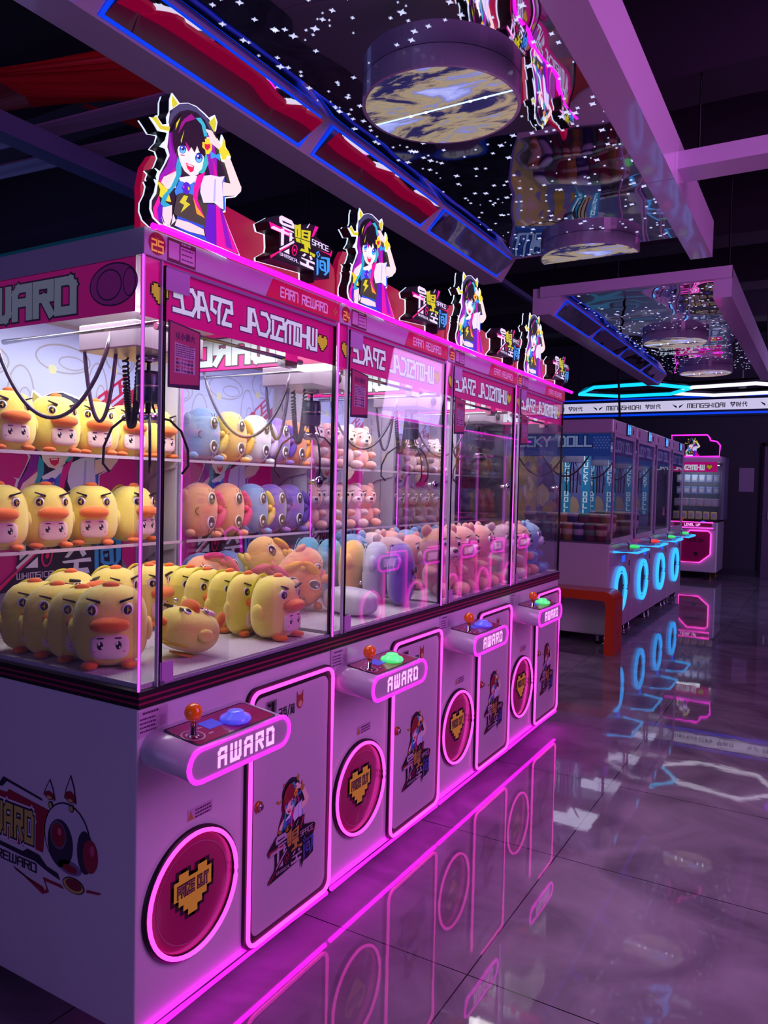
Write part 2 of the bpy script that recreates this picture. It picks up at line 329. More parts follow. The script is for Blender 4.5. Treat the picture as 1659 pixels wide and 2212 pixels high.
GIRL = [
('#101018', '480,330,470,600,452,760,480,860,430,960,360,1090,345,1160,320,1320,265,1400,262,1500,295,1600,370,1675,500,1712,700,1795,1000,1920,1300,2050,1190,1750,1110,1525,1135,1520,1140,1362,1260,1345,1325,1285,1200,970,1095,930,1030,590,950,430,890,375,800,285,700,240,600,245'),
('#3c4260', '465,480,475,390,520,310,590,250,690,245,800,290,900,380,960,470,1005,600,960,560,900,440,800,345,700,315,600,335,530,400,490,480'),
('#c8d020', '510,140,580,245,515,300,500,220'), ('#c8d020', '945,465,1015,400,1035,480,1010,590'),
('#c8d020', '258,412,320,395,382,505,482,518,474,572,360,548,300,460'),
('#8a10a0', '470,600,530,560,545,800,565,900,610,1120,560,1160,520,1040,430,1100,350,1165,362,1095,440,990,480,860,462,760'),
('#c8108a', '520,1040,560,980,570,1100,470,1130,350,1230,352,1165'),
('#8a10a0', '940,600,1000,700,1040,900,1045,1110,960,1110,925,930,900,700'),
('#c0108a', '985,900,1020,980,1050,1110,1010,1110'),
('#5b10b0', '930,1440,1030,1455,1035,1940,912,1885,885,1700'), ('#d01090', '1030,1455,1105,1520,1190,1760,1305,2045,1035,1940'), ('#7a10a8', '1070,1490,1105,1520,1230,1990,1150,1955'),
('#d81090', '345,1340,272,1500,292,1600,350,1655,330,1500,360,1420'), ('#5b10b0', '360,1420,400,1400,395,1560,375,1672,340,1640,325,1500'),
('#f2d9c8', '400,1120,550,1050,562,1150,545,1250,440,1265,372,1185'), ('#f2d9c8', '390,1480,500,1455,500,1600,472,1695,420,1692,385,1580'),
('#dfe2f6', '372,1590,395,1680,470,1712,545,1640,515,1560,492,1690,440,1705,400,1660'),
('#f6e8e0', '560,760,575,850,600,960,650,1050,735,1118,810,1090,865,1010,880,900,870,780,700,690'),
('#e8f0fa', '582,1128,700,1110,800,1105,775,1190,690,1215,600,1180'),
('#2a80d8', '585,1165,640,1180,690,1230,770,1170,760,1340,645,1325,545,1342,530,1290'),
('#3a3c2a', '560,1325,660,1300,760,1340,880,1440,925,1445,895,1735,700,1650,560,1590,518,1550'),
('#1a50c8', '560,1585,700,1640,882,1705,882,1738,555,1618'), ('#f2d9c8', '556,1622,700,1662,875,1745,890,1822,700,1772,530,1702'),
('#1a50c8', '522,1695,700,1775,895,1832,912,1882,700,1795,600,1750'),
('#c8d020', '640,1340,690,1350,662,1412,715,1448,600,1548,642,1455,585,1422'),
('#4a20b8', '668,1178,700,1195,720,1250,700,1310,670,1328,635,1310,612,1250,635,1195'), ('#c8d020', '685,1235,705,1245,705,1275,688,1280'), ('#e030b0', '620,1225,640,1225,645,1250,628,1255'),
('#d9e2fa', '850,1110,960,1098,1060,1120,1125,1112,1095,1180,1100,1340,1135,1518,1075,1495,1000,1430,870,1430,832,1300'), ('#2a70d0', '1098,1175,1120,1130,1132,1515,1108,1505'), ('#aab8ee', '1000,1150,1020,1140,1010,1420,985,1410'),
('#f2dfc8', '870,540,970,570,1010,640,1085,745,1060,800,1000,750,930,700,900,650,945,645,915,590'),
('#f2dfc8', '1110,920,1188,900,1322,1250,1308,1308,1250,1345,1100,1348,1100,1182,1192,1200,1150,1050'),
('#d8dc20', '1050,790,1090,750,1105,640,1130,720,1125,770,1168,812,1198,882,1150,862,1142,912,1095,920'),
('#d8dc20', '308,1165,350,1190,440,1270,482,1420,430,1412,340,1350,352,1270'),
('#18a8b8', '560,880,600,960,605,1080,545,1220,450,1340,412,1420,482,1462,400,1486,355,1440,380,1350,478,1240,542,1100,540,1000'),
('#30b8b0', '900,830,928,960,872,1082,800,1072,850,1022,865,940'),
('#d81090', '790,1110,890,1060,842,1200,805,1300,795,1400,882,1618,780,1500,740,1380,752,1250'), ('#f0a020', '745,1370,790,1480,885,1616,785,1560'),
('#08050e', '515,500,600,370,700,345,800,415,870,520,885,700,872,880,820,830,790,750,762,835,720,765,690,822,650,760,610,745,570,760,530,860,500,720,492,580'),
('#8a1078', '640,425,720,370,775,430,650,470,560,610,602,470'), ('#b01080', '650,700,665,780,690,820,705,780'), ('#c8d020', '590,410,540,480,530,565,558,500'), ('#c8d020', '635,565,592,690,600,720'),
('#30b8c0', '770,420,830,415,885,500,912,640,872,640,840,500'),
('#e8d820', '880,670,930,665,945,720,965,740,965,800,930,850,890,850,885,800,850,770,850,705,885,710'), ('#d01040', '875,725,905,735,940,730,945,770,910,808,880,780'), ('#28a0e0', '945,815,1010,860,1065,840,1060,930,1010,890,950,905'),
('#c86080', '585,850,640,860,635,875,590,870'), ('#d81848', '652,955,752,992,742,1055,705,1068,668,1022'), ('#f8f0f0', '668,968,738,996,735,1008,672,985'),
]
EYES = [(612, 795, 42, 52), (803, 898, 46, 58)]
girl_items = [(c, P2(p)) for c, p in GIRL]
for ex, ey, rx, ry in EYES:
    girl_items += [('#f4f6ff', circ(ex, ey, rx*1.12, 16, ry*1.06)), ('#1a48c0', circ(ex, ey, rx, 16, ry)), ('#60c8f0', circ(ex, ey+ry*.35, rx*.72, 14, ry*.5)), ('#0a1850', circ(ex, ey-ry*.1, rx*.4, 12, ry*.4)), ('#ffffff', circ(ex-rx*.3, ey-ry*.4, rx*.25, 10, ry*.2))]
    girl_items += [('#120a1c', [(ex-rx*1.3, ey-ry*.7), (ex, ey-ry*1.15), (ex+rx*1.3, ey-ry*.6), (ex, ey-ry*.9)])]
def girl_yz(u, v): p = un(280+u/5.5286, 180+v/5.53, 'x', .050); return (p.y, p.z)
SIL_YZ = [girl_yz(*p) for p in SIL]
GIRL_YZ = [(c, [girl_yz(*q) for q in p]) for c, p in girl_items]
LOGO_OUT = P2('205,270;410,165;440,142;490,142;700,252;745,335;865,322;1000,395;1050,322;1190,362;1246,400;1210,600;1300,680;1495,835;1540,920;1505,1035;1484,1060;1474,1485;1330,1490;1205,1445;1150,1570;1145,1320;280,1070;228,1062;225,985;415,880;432,780;422,495;245,432')
LOGO = [
('#e01090', '205,275,650,490,640,600,250,425'), ('#e8eefc', '420,182,470,150,690,260,740,350,740,440,490,352,430,300'), ('#0a0812', '480,250,690,345,690,372,500,300'), ('#e8eefc', '480,372,722,490,736,522,500,422'),
('#f4e4fa', '250,395,300,368,632,530,620,572,250,420'), ('#e8eefc', '460,430,525,440,515,770,455,795'), ('#e8eefc', '640,508,690,520,690,600,742,632,690,642,690,680,635,702'),
('#f4e4fa', '420,850,730,680,736,730,430,886'), ('#e01070', '230,992,640,780,640,802,370,962,236,1055'), ('#e8eefc', '510,912,630,850,630,972'),
('#c8d818', '740,340,800,360,870,330,872,450,1082,480,1062,740,1080,862,1022,820,1042,950,850,892,890,842,952,872,940,762,780,702,752,600'),
('#0a0812', '872,430,884,436,884,640,872,634'), ('#0a0812', '790,440,802,446,806,590,794,584'), ('#0a0812', '930,500,1030,520,1020,560,925,530'), ('#0a0812', '925,570,1018,600,1012,640,920,610'), ('#0a0812', '752,600,1060,700,1058,716,754,616'), ('#0a0812', '850,660,866,666,900,800,885,800'),
('#e01090', '1170,372,1240,402,1132,602,1090,602'), ('#e8eefc', '1048,322,1056,335,1012,420,985,412'),
('#e01070', '1240,880,1480,962,1520,880,1530,925,1500,1030,1470,990'), ('#c8d818', '1050,915,1172,980,1150,1040,1110,1020,1100,985,1060,980'),
('#e8eefc', '890,1000,940,950,982,980,930,1022'), ('#e8eefc', '1040,1012,1080,1000,1112,1080,1070,1092'), ('#e8eefc', '865,1030,1150,1140,1160,1192,880,1062'), ('#e8eefc', '985,1090,1032,1110,1030,1215,975,1190'), ('#e8eefc', '840,1112,900,1150,1122,1240,1140,1312,850,1182'),
('#38a8f0', '1180,940,1230,898,1272,990,1222,1052'), ('#0a0812', '1205,950,1228,928,1246,985,1222,1015'), ('#38a8f0', '1190,1040,1232,1092,1230,1390,1190,1422'),
('#38a8f0', '1280,1020,1470,1052,1460,1330,1380,1422,1338,1402,1410,1320,1410,1085,1280,1060'), ('#38a8f0', '1250,1090,1340,1105,1382,1150,1390,1350,1290,1312,1250,1250'), ('#0a0812', '1275,1140,1340,1160,1345,1300,1290,1260'), ('#38a8f0', '1290,1180,1330,1190,1325,1230,1290,1215'),
]
def ring2(cx, cy, rx, ry, t, n=20):
    return [[(cx+rx*math.cos(a), cy+ry*math.sin(a)), (cx+rx*math.cos(b), cy+ry*math.sin(b)), (cx+(rx-t)*math.cos(b), cy+(ry-t)*math.sin(b)), (cx+(rx-t)*math.cos(a), cy+(ry-t)*math.sin(a))] for a, b in [(2*PI*i/n, 2*PI*(i+1)/n) for i in range(n)]]
logo_items = [(c, P2(p)) for c, p in LOGO]+[('#e01070', circ(720, 885, 20, 10, 34))]+[('#e01070', q) for q in ring2(715, 888, 58, 118, 18)]
def logo_yz(u, v): p = un(560+u/9.759, 450+v/9.758, 'x', .066); return (p.y, p.z)
LOGO_YZ = [(c, [logo_yz(*q) for q in p]) for c, p in logo_items]; LOGO_OUT_YZ = [logo_yz(*p) for p in LOGO_OUT]
def logo_words(mb, tr, m, x):
    for t, a, b, h, g in (('SPACE', (1095, 760), (1430, 915), 105, 1.2), ('WHIMSICAL', (415, 985), (800, 1160), 62, 1.2)):
        st, W = lay(t, g)
        def f(u, v, d, a=a, b=b, h=h, W=W):
            k = u/W; p = logo_yz(a[0]+(b[0]-a[0])*k, a[1]+(b[1]-a[1])*k-h*v/6); q = tr(p); return (x+d, q[0], q[1])
        mb.text(st, f, m, .9, .012)
def recolor(c, table): return table.get(c, c)
def heart_cells():
    rowsH = ['01100110', '11111111', '11111111', '11111111', '01111110', '00111100', '00011000']
    return [(i, 6-j) for j, r in enumerate(rowsH) for i, ch in enumerate(r) if ch == '1']
def pixel_heart(mb, f, cx, cz, wd, m, mo, off=.001):
    s = wd/8
    for i, j in heart_cells():
        x, z = cx+(i-4)*s, cz+(j-3.5)*s
        for k, q, mm in ((.55, 0, mo), (0, .0006, m)):
            e = s*k; mb.poly([f(x-e, z-e, off+q), f(x+s+e, z-e, off+q), f(x+s+e, z+s+e, off+q), f(x-e, z+s+e, off+q)], mm)

# ------------------------------------------------------------------ claw machine
W = .8134; D = .90; ZB, ZC2, ZC, ZF, ZT = .09, .892, .933, 1.957, 2.02
INW = M('cabinet_inner_white', '#b9b6c8', .5)
FUR0 = M('white_fur_floor', '#d6d2de', .9, bump=(180, .8, .01), sheen=.5)
def number_badge(parent, n):
    a = MB(); f = PX(.004)
    a.prism(circ(.042, 1.990, .026, 28), 'x', .003, .0050, flat('#a00828')); f = PX(.0052)
    word(a, n, f, .025, 1.972, .034, .025, flat('#f0cc40', .25), 1.1, .0006)
    a.poly([f(.032, 2.008, .0004), f(.042, 2.002, .0004), f(.052, 2.008, .0004), f(.042, 1.999, .0004)], GOLD)
    return a.build('number_badge', parent)
def claw_machine(label):
    T = thing('claw_machine', (0, 0, 0), label, 'claw machine', 'pink lit claw machines in the near row')
    y0, y1 = .003, W-.003
    MB().box(-D, 0, y0, y1, ZB, ZC2, WHITE).build('cabinet', T, bevel=.004)
    a = MB().box(-D-.004, .006, y0-.002, y1+.002, ZC2, ZC, BLACKG)
    for z in (.902, .916): a.box(-D-.006, .0075, y0-.0035, y1+.0035, z, z+.0055, M('crimson_band', '#8a0f48', .4))
    a.build('trim_band', T)
    # robot emblem and word printed on the left flank
    a = MB(); f = PY(y0)
    def em(c, s, o): a.poly([f(x, z, o) for x, z in P2(s)], flat(c))
    em('#1d1638', '-.70,.600;-.53,.606;-.515,.622;-.350,.598;-.350,.592;-.50,.612;-.52,.594;-.70,.588', .0006)
    em('#9a0838', '-.70,.575;-.50,.582;-.49,.592;-.322,.574;-.315,.560;-.34,.500;-.345,.456;-.41,.459;-.425,.452;-.70,.462', .0010)
    em('#1d1638', '-.70,.448;-.43,.438;-.41,.450;-.36,.446;-.33,.425;-.285,.418;-.275,.402;-.33,.412;-.38,.425;-.43,.425;-.70,.438', .0008)
    word(a, 'AWARD', f, -.605, .474, .218, .072, flat('#e0d8f0'), 3.2, .0013, 2.2); word(a, 'AWARD', f, -.605, .474, .218, .072, flat('#1d1638'), 2.3, .0016, 2.2); word(a, 'AWARD', f, -.605, .474, .218, .072, flat('#c8b860'), 1.4, .0020, 2.2)
    word(a, 'EARN REWARD', f, -.675, .396, .302, .022, flat('#1d1638'), 1.1, .0010)
    em('#9a0838', '-.47,.388;-.46,.380;-.345,.366;-.335,.356;-.33,.368;-.345,.392;-.27,.392;-.26,.384;-.335,.384;-.320,.358;-.345,.346', .0012)
    em('#9a0838', '-.175,.400;-.125,.408;-.120,.414;-.172,.408', .0012)
    a.poly([f(x, z, .0010) for x, z in circ(-.250, .520, .090, 32, .090)], flat('#1d1638')); a.poly([f(x, z, .0014) for x, z in circ(-.250, .520, .086, 32, .086)], flat('#c9c2d8'))
    a.poly([f(x, z, .0018) for x, z in circ(-.275, .500, .050, 28, .062)], flat('#2a2440')); a.poly([f(x, z, .0022) for x, z in circ(-.282, .520, .032, 24, .037)], flat('#5f5878'))
    a.poly([f(x, z, .0026) for x, z in circ(-.282, .520, .026, 24, .031)], flat('#8a1030')); a.poly([f(x, z, .0030) for x, z in circ(-.276, .530, .008, 12, .010)], flat('#d06080'))
    a.poly([f(x, z, .0018) for x, z in circ(-.180, .500, .030, 24, .055)], flat('#2a2440')); a.poly([f(x, z, .0022) for x, z in circ(-.160, .495, .027, 24, .042)], flat('#9a0f3c')); a.poly([f(x, z, .0026) for x, z in circ(-.152, .512, .009, 12, .014)], flat('#d04878'))
    a.poly([f(x, z, .0018) for x, z in circ(-.238, .446, .045, 24, .018)], flat('#7a6a98')); a.poly([f(x, z, .0022) for x, z in circ(-.236, .444, .028, 20, .010)], flat('#8a1030'))
    for cx, zb, h in ((-.318, .602, .056), (-.236, .612, .074)):
        em2 = [(cx-.026, zb+.010), (cx-.018, zb+h*.5), (cx, zb+h), (cx+.014, zb+h*.6), (cx+.022, zb+.004), (cx, zb-.004)]
        a.poly([f(x, z, .0016) for x, z in em2], flat('#1d1638')); a.poly([f(cx+(x-cx)*.84, zb+.006+(z-zb-.006)*.9, .0020) for x, z in em2], flat('#c9c2d8'))
        a.poly([f(x, z, .0024) for x, z in [(cx-.020, zb+.010), (cx-.018, zb+h*.36), (cx, zb+h*.45), (cx+.017, zb+h*.34), (cx+.018, zb+.006), (cx, zb)]], flat('#8a0f30')); a.poly([f(x, z, .0028) for x, z in circ(cx, zb+.008, .010, 14, .004)], flat('#c8b870'))
        a.poly([f(x, z, .0026) for x, z in circ(cx+.004, zb-.012, .010, 14)], flat('#1d1638')); a.poly([f(x, z, .0030) for x, z in circ(cx+.004, zb-.012, .007, 14)], flat('#b8a860'))
    a.poly([f(x, z, .0016) for x, z in circ(-.223, .404, .042, 24, .020)], flat('#1d1638')); a.poly([f(x, z, .0020) for x, z in circ(-.223, .404, .038, 24, .0175)], flat('#c8b060')); a.poly([f(x, z, .0024) for x, z in circ(-.221, .407, .031, 24, .014)], flat('#7a0a30'))
    a.build('robot_emblem', T)
    # service door
    X = .002; Y0, Y1, Z0, Z1 = .400, .812, .105, .838
    dp = MB().prism(rrect(Y0+.012, Y1-.018, Z0+.012, Z1-.012, .03), 'x', .0, .010, M('service_door_white', '#c8bcd0', .3)).build('service_door', T)
    a = MB(); R1, R2 = rrect(Y0-.012, Y1+.0, Z0-.012, Z1+.012, .04), rrect(Y0+.018, Y1-.026, Z0+.020, Z1-.020, .03)
    for i in range(len(R1)):
        j = (i+1) % len(R1)
        for p, q, r_, s_ in (((X+.009, *R1[i]), (X+.009, *R1[j]), (X+.009, *R2[j]), (X+.009, *R2[i])), ((0, *R1[i]), (0, *R1[j]), (X+.009, *R1[j]), (X+.009, *R1[i]))): a.poly([p, q, r_, s_], BLACKG)
    a.build('gasket', dp)
    MB().tube([(.015, y, z) for y, z in rrect(Y0, Y1-.006, Z0, Z1, .035, 6)], .0062, NEONP, 8, True).build('neon_frame', dp)
    a = MB(); f = PX(.0105); k = .60
    
    def fit(P, ya, yb, za, zb):
        a0, a1, b0, b1 = min(p[0] for p in P), max(p[0] for p in P), min(p[1] for p in P), max(p[1] for p in P)
        return lambda p: (ya+(p[0]-a0)/(a1-a0)*(yb-ya), za+(p[1]-b0)/(b1-b0)*(zb-za))
    tr = fit(SIL_YZ, .520, .690, .335, .545)
    tb = {'#101018': '#1a1024', '#08050e': '#8a1030', '#3c4260': '#221a38', '#8a1078': '#a81838', '#c8d020': '#b08a38', '#d8dc20': '#b08a38', '#8a10a0': '#5a1040', '#5b10b0': '#58103c', '#d01090': '#8a1038', '#7a10a8': '#6a1040'}
    a.art([(flat(recolor(c, tb)), [tr(q) for q in p]) for c, p in GIRL_YZ], lambda u, v, d_: f(u, v, d_), 0, .00006)
    trl = fit(LOGO_OUT_YZ, .484, .722, .235, .405)
    f3 = PX(.0155)
    a.art([(flat('#140c20'), [trl(q) for q in LOGO_OUT_YZ])]+[(flat(recolor(c, {'#e8eefc': '#bdb2c8', '#f4e4fa': '#bdb2c8', '#c8d818': '#b89a40', '#38a8f0': '#4a5ab0', '#e01090': '#9a1848', '#e01070': '#9a1848'})), [trl(q) for q in p]) for c, p in LOGO_YZ], f3, 0, .00006)
    logo_words(a, trl, flat('#bdb2c8'), .008)
    a.build('printed_girl', dp)
    a = MB(); a.lathe([(.016, 0), (.016, .006), (.011, .008)], (.010, .440, .505), 'x', M('brass', '#a87830', .35, .7), 20); a.lathe([(.010, .008), (.010, .014), (0, .014)], (.010, .440, .505), 'x', CHROME, 16); a.box(.0238, .0246, .4385, .4415, .500, .510, BLACKG)
    a.build('lock', dp)
    a = MB().box(.010, .015, .468, .512, .742, .800, CHROME); a.box(.015, .017, .490, .500, .746, .796, BLACKG); a.lathe([(.006, 0), (.005, .003), (0, .003)], (.015, .478, .790), 'x', DARKM, 12)
    a.build('coin_slot', dp)
    a = MB(); f = PX(.0105); word(a, ['3', 'bi', '/', 'ju'], f, .530, .738, .075, .026, flat('#234038'), 1.1, .0008)
    a.poly([f(y, z, .0006) for y, z in circ(.632, .765, .017, 14, .022)], flat('#a04838')); a.poly([f(y, z, .0010) for y, z in circ(.634, .758, .010, 12, .010)], flat('#d8a890'))
    for s_ in (-1, 1): a.poly([f(.632+s_*.005, .780, .0008), (f(.632+s_*.016, .800, .0008)), f(.632+s_*.016, .775, .0008)], flat('#a04838'))
    a.build('price_print', dp)
    # prize door
    cy, cz, r = .190, .370, .160
    a = MB(); a.lathe([(r+.008, 0), (r+.008, .010), (r-.006, .012), (r-.010, .004)], (0, cy, cz), 'x', BLACKG, 48, cap=False)
    a.lathe([(r-.008, .004), (r-.014, .006), (0, .006)], (0, cy, cz), 'x', MAGD, 48)
    pd = a.build('prize_door', T)
    a = MB()
    for q in ring2(cy, cz, .128, .128, .0022, 40): a.poly([(.0075, *p) for p in q], flat('#b06a90'))
    f = PX(.007); pixel_heart(a, f, cy-.004, cz+.008, .134, flat('#dcbc30', .10), flat('#28081c'), .0008)  # faint glow put into the heart ink to keep it yellow under magenta
    word(a, 'PRIZE OUT', f, cy-.058, cz+.008, .108, .026, flat('#28081c'), 2.4, .0020); word(a, 'PRIZE OUT', f, cy-.058, cz+.008, .108, .026, flat('#98785a'), 1.0, .0026)
    a.build('heart_print', pd)
    MB().tube([(.014, cy+(r-.004)*math.cos(t), cz+(r-.004)*math.sin(t)) for t in [2*PI*i/48 for i in range(48)]], .0058, NEONP, 8, True).build('neon_ring', pd)
    # stickers
    a = MB(); f = PX(.0003); a.poly([f(.006, .820, .0003), f(.098, .826, .0003), f(.098, .884, .0003), f(.006, .884, .0003)], flat('#c3a6cc')); rows_of_print(a, f, .010, .062, .866, .010, 4, flat('#4a3458'), .004, .0008); rows_of_print(a, f, .018, .070, .880, .010, 1, flat('#4a3458'), .005, .0008)
    a.poly([f(.072, .836, .0004), f(.092, .836, .0004), f(.092, .862, .0004), f(.072, .862, .0004)], flat('#b092bc'))
    a.build('info_sticker', T)
    a = MB(); a.poly([f(.170, .558, .0003), f(.262, .558, .0003), f(.262, .588, .0003), f(.170, .588, .0003)], flat('#c0a2c8')); a.poly([f(.172, .560, .0007), f(.192, .560, .0007), f(.182, .584, .0007)], flat('#b08a30')); rows_of_print(a, f, .198, .258, .582, .009, 3, flat('#3a2848'), .004, .0008)
    a.build('warning_sticker', T)
    # control console
    c0, c1, zz, rr = .012, .400, .772, .040
    def stad(ya, yb, zc, r_, n=10):
        return [(yb+r_*math.sin(PI*i/n), zc+r_*math.cos(PI*i/n)) for i in range(n+1)]+[(ya-r_*math.sin(PI*i/n), zc-r_*math.cos(PI*i/n)) for i in range(n+1)]
    ya_, yb_ = c0+.046, c1-.046
    S0, S1 = stad(ya_, yb_, .785, .046), stad(ya_, yb_, zz, .046)
    cb = MB(); XC = .150
    A = [cb.bm.verts.new((0, y, z)) for y, z in S0]; B = [cb.bm.verts.new((XC, y, zz+(z-zz)*.90)) for y, z in S1]; k_ = cb.mi(M('console_white', '#c4c0d0', .22, coat=.4))
    for i in range(len(S1)): j = (i+1) % len(S1); cb.face([A[i], A[j], B[j], B[i]], k_, True)
    cb.face(B, k_)
    con = cb.build('control_console', T)
    MB().tube([(XC+.001, y, z) for y, z in stad(ya_, yb_, zz, .0385)], .0062, NEON, 8, True).build('neon_outline', con)
    a = MB(); a.prism(stad(ya_, yb_, zz, .034), 'x', XC, XC+.002, M('console_face', '#b4b0c0', .3)); f = PX(XC+.002)
    word(a, 'AWARD', f, .118, zz-.019, .205, .038, LETTER, 1.5, .001, 3.4)
    for i in range(5): a.poly([f(.112+i*.0445, zz+.005, .0016), f(.148+i*.0445, zz+.005, .0016), f(.148+i*.0445, zz+.0066, .0016), f(.112+i*.0445, zz+.0066, .0016)], flat('#a02090'))
    a.build('award_face', con)
    zt = .831; tilt = lambda x: -.0185*x/XC
    def shear(mb):
        for v in mb.bm.verts: v.co.z += tilt(v.co.x)
        return mb
    a = MB(); a.prism(rrect(.020, .142, .060, .352, .012), 'z', zt-.001, zt+.002, NAVY); a.prism(rrect(.026, .137, .066, .346, .010), 'z', zt+.002, zt+.003, MAGD)
    a.box(.050, .092, .148, .200, zt+.003, zt+.0045, M('blue_lcd', '#4a50d8', .3, emit=.35))
    for q in ring2(.092, .092, .030, .030, .004, 28): a.poly([(x, y, zt+.0035) for x, y in q], flat('#b890c0'))
    for q in ring2(.092, .092, .018, .018, .003, 28): a.poly([(x, y, zt+.0035) for x, y in q], flat('#b890c0'))
    for x in (.050, .068, .106): a.box(x, x+.005, .128, .144, zt+.003, zt+.0038, flat('#b890c0'))
    shear(a).build('top_plate', con)
    a = MB(); zj = zt+tilt(.092)+.002; a.lathe([(.019, 0), (.015, .003), (.0075, .005), (.0075, .040)], (.092, .092, zj), 'z', CHROME, 20); a.lathe([(0, .036)]+[(.0220*math.sin(PI*i/12), .058-.0220*math.cos(PI*i/12)) for i in range(1, 13)], (.092, .092, zj), 'z', M('orange_ball', '#f06a08', .15, coat=.6, emit=.06), 24)
    a.build('joystick', con)
    bl = M('button_glow_blue', '#8a98e8', .15, emit=.55, ecol='#3048ff', coat=.5)
    a = MB(); a.lathe([(.038, 0), (.041, .007), (.037, .014), (.024, .019), (.020, .026), (.017, .028), (0, .028)], (.095, .240, zt+tilt(.095)+.002), 'z', bl, 32)
    a.build('push_button', con)
    # base neon and casters
    MB().tube([(.010, y0+.01, ZB-.002), (.010, y1-.01, ZB-.002)], .0075, M('underglow_neon', (1, .003, .85), .3, emit=9, ecol=(1, .003, .85)), 8).build('base_neon', T)
    for x, y in ((-.08, .10), (-.08, W-.10), (-.80, .10), (-.80, W-.10)):
        a = MB(); a.box(x-.025, x+.025, y-.025, y+.025, .080, ZB, DARKM); a.box(x-.016, x+.016, y-.018, y-.014, .030, .080, CHROME); a.box(x-.016, x+.016, y+.014, y+.018, .030, .080, CHROME); a.lathe([(0, -.013), (.030, -.013), (.034, -.007), (.034, .007), (.030, .013), (0, .013)], (x, y, .034), 'y', RUBBER, 20); a.lathe([(.017, 0), (.017, .016), (.030, .016), (.030, .020), (0, .020)], (x-.055, y+.0, .002), 'z', CHROME, 14); a.box(x-.058, x-.052, y-.003, y+.003, .02, .088, CHROME)
        a.build('caster', T)
    # play chamber
    MB().box(-D+.02, -.012, y0+.02, y1-.02, ZC-.002, ZC+.012, FUR0).build('fur_floor', T)
    a = MB(); a.box(-D, -D+.012, y0, y1, ZC, ZF, INW)
    for ya in (y0, y1-.010):
        a.box(-D+.012, -.70, ya, ya+.010, ZC, ZF, INW)
        for z in [1.0+.055*i for i in range(15)]: a.box(-.845, -.842, ya-.0006, ya+.0106, z, z+.035, BLACKG)
        a.box(-.78, -.777, ya-.0004, ya+.0104, ZC, ZF, M('seam_grey', '#55506a', .6))
    bp = a.build('back_panel', T)
    # poster on the back panel
    a = MB(); f = PX(-D+.0125); B0, B1 = .03, W-.03
    a.poly([f(B0, ZC+.01, 0), f(B1, ZC+.01, 0), f(B1, ZF-.01, 0), f(B0, ZF-.01, 0)], flat('#a80a68', .28))  # poster inks carry an emission that brightens the print, it is no lamp
    PALE = flat('#aab6ee', .22); GL = flat('#9a9ab4', .05)
    a.poly([f(B0, 1.60, .0004), f(.36, 1.56, .0004), (f(.62, 1.58, .0004)), f(B1, 1.74, .0004), f(B1, ZF-.01, .0004), f(B0, ZF-.01, .0004)], PALE)
    for cy_, cz_, rx, ry in ((.16, 1.80, .10, .055), (.30, 1.70, .05, .10), (.46, 1.84, .11, .05), (.60, 1.74, .045, .11), (.12, 1.66, .07, .05), (.44, 1.66, .05, .05), (.70, 1.88, .07, .06)):
        for q in ring2(cy_, cz_, rx, ry, .006, 24): a.poly([f(*p, .0008) for p in q], GL)
        for q in ring2(cy_+rx*.3, cz_-ry*.2, rx*.5, ry*.5, .005, 20): a.poly([f(*p, .0009) for p in q], GL)
        a.poly([f(*p, .0010) for p in circ(cy_-rx*.4, cz_-ry*.8, .016, 14)], flat('#c8cfa8', .08))
    a.poly([f(.50, 1.57, .0012), f(.78, 1.79, .0012), f(.78, 1.66, .0012), f(.60, 1.52, .0012)], flat('#a80a48', .1))
    st, Wd = lay('SPACE', 1.2); a.text(st, lambda u, v, d_: f(.50+u/Wd*.24-v*.001, 1.595+u/Wd*.18+v*.008, d_), flat('#a80a48', .1), 1.3, .0014)
    a.poly([f(B0, ZC+.01, .0006), f(.30, 1.10, .0006), f(.36, 1.16, .0006), f(.70, 1.16, .0006), f(B1, 1.05, .0006), f(B1, ZC+.01, .0006)], flat('#8e8ca4', .05))
    mY, mZ = girl_yz(700, 1010); ky = .27/(girl_yz(1325, 1260)[0]-mY); tr2 = lambda p: (.42+(p[0]-mY)*ky, 1.49+(p[1]-mZ)*1.55)
    a.poly([f(*tr2(q), .0016) for q in SIL_YZ], flat('#e8e0f0', .1))
    tb2 = {'#c8d020': '#a8a050', '#d8dc20': '#a8a050'}
    a.art([(flat(recolor(c, tb2), .10), [tr2(q) for q in p]) for c, p in GIRL_YZ], f, .0018, .0001)
    trl2 = fit(LOGO_OUT_YZ, .200, .735, 1.02, 1.40)
    f4 = PX(-D+.020)
    a.art([(flat('#181028', .02), [trl2(q) for q in LOGO_OUT_YZ])]+[(flat(recolor(c, {'#c8d818': '#b8a850'}), .10), [trl2(q) for q in p]) for c, p in LOGO_YZ], f4, 0, .0001)
    logo_words(a, trl2, flat('#d0c8e0', .10), -D+.016)
    a.build('poster', bp)
    for z in (1.212, 1.511):
        sh = MB().box(-D+.03, -.665, y0+.012, y1-.012, z-.006, z, ACRYC); sh = sh.build('shelf', T)
        a = MB()
        for ya in (y0+.012, y1-.018): a.prism([(-.885, z-.006), (-.69, z-.006), (-.70, z-.03), (-.80, z-.05), (-.86, z-.09), (-.885, z-.11)], 'y', ya, ya+.006, INW)
        a.box(-.669, -.664, y0+.012, y1-.012, z-.008, z+.002, M('shelf_lip', '#c8b8cc', .3)); a.build('bracket', sh)
    # glazing
    MB().box(-.70, -.004, y0, y0+.005, ZC, ZF, GLASS).build('side_pane', T)
    MB().box(-.70, -.004, y1-.005, y1, ZC, ZF, GLASS).build('side_pane', T)
    fd = MB().box(-.006, .0, .074, .800, ZC+.004, ZF-.012, GLASS).build('glass_door', T)
    a = MB()
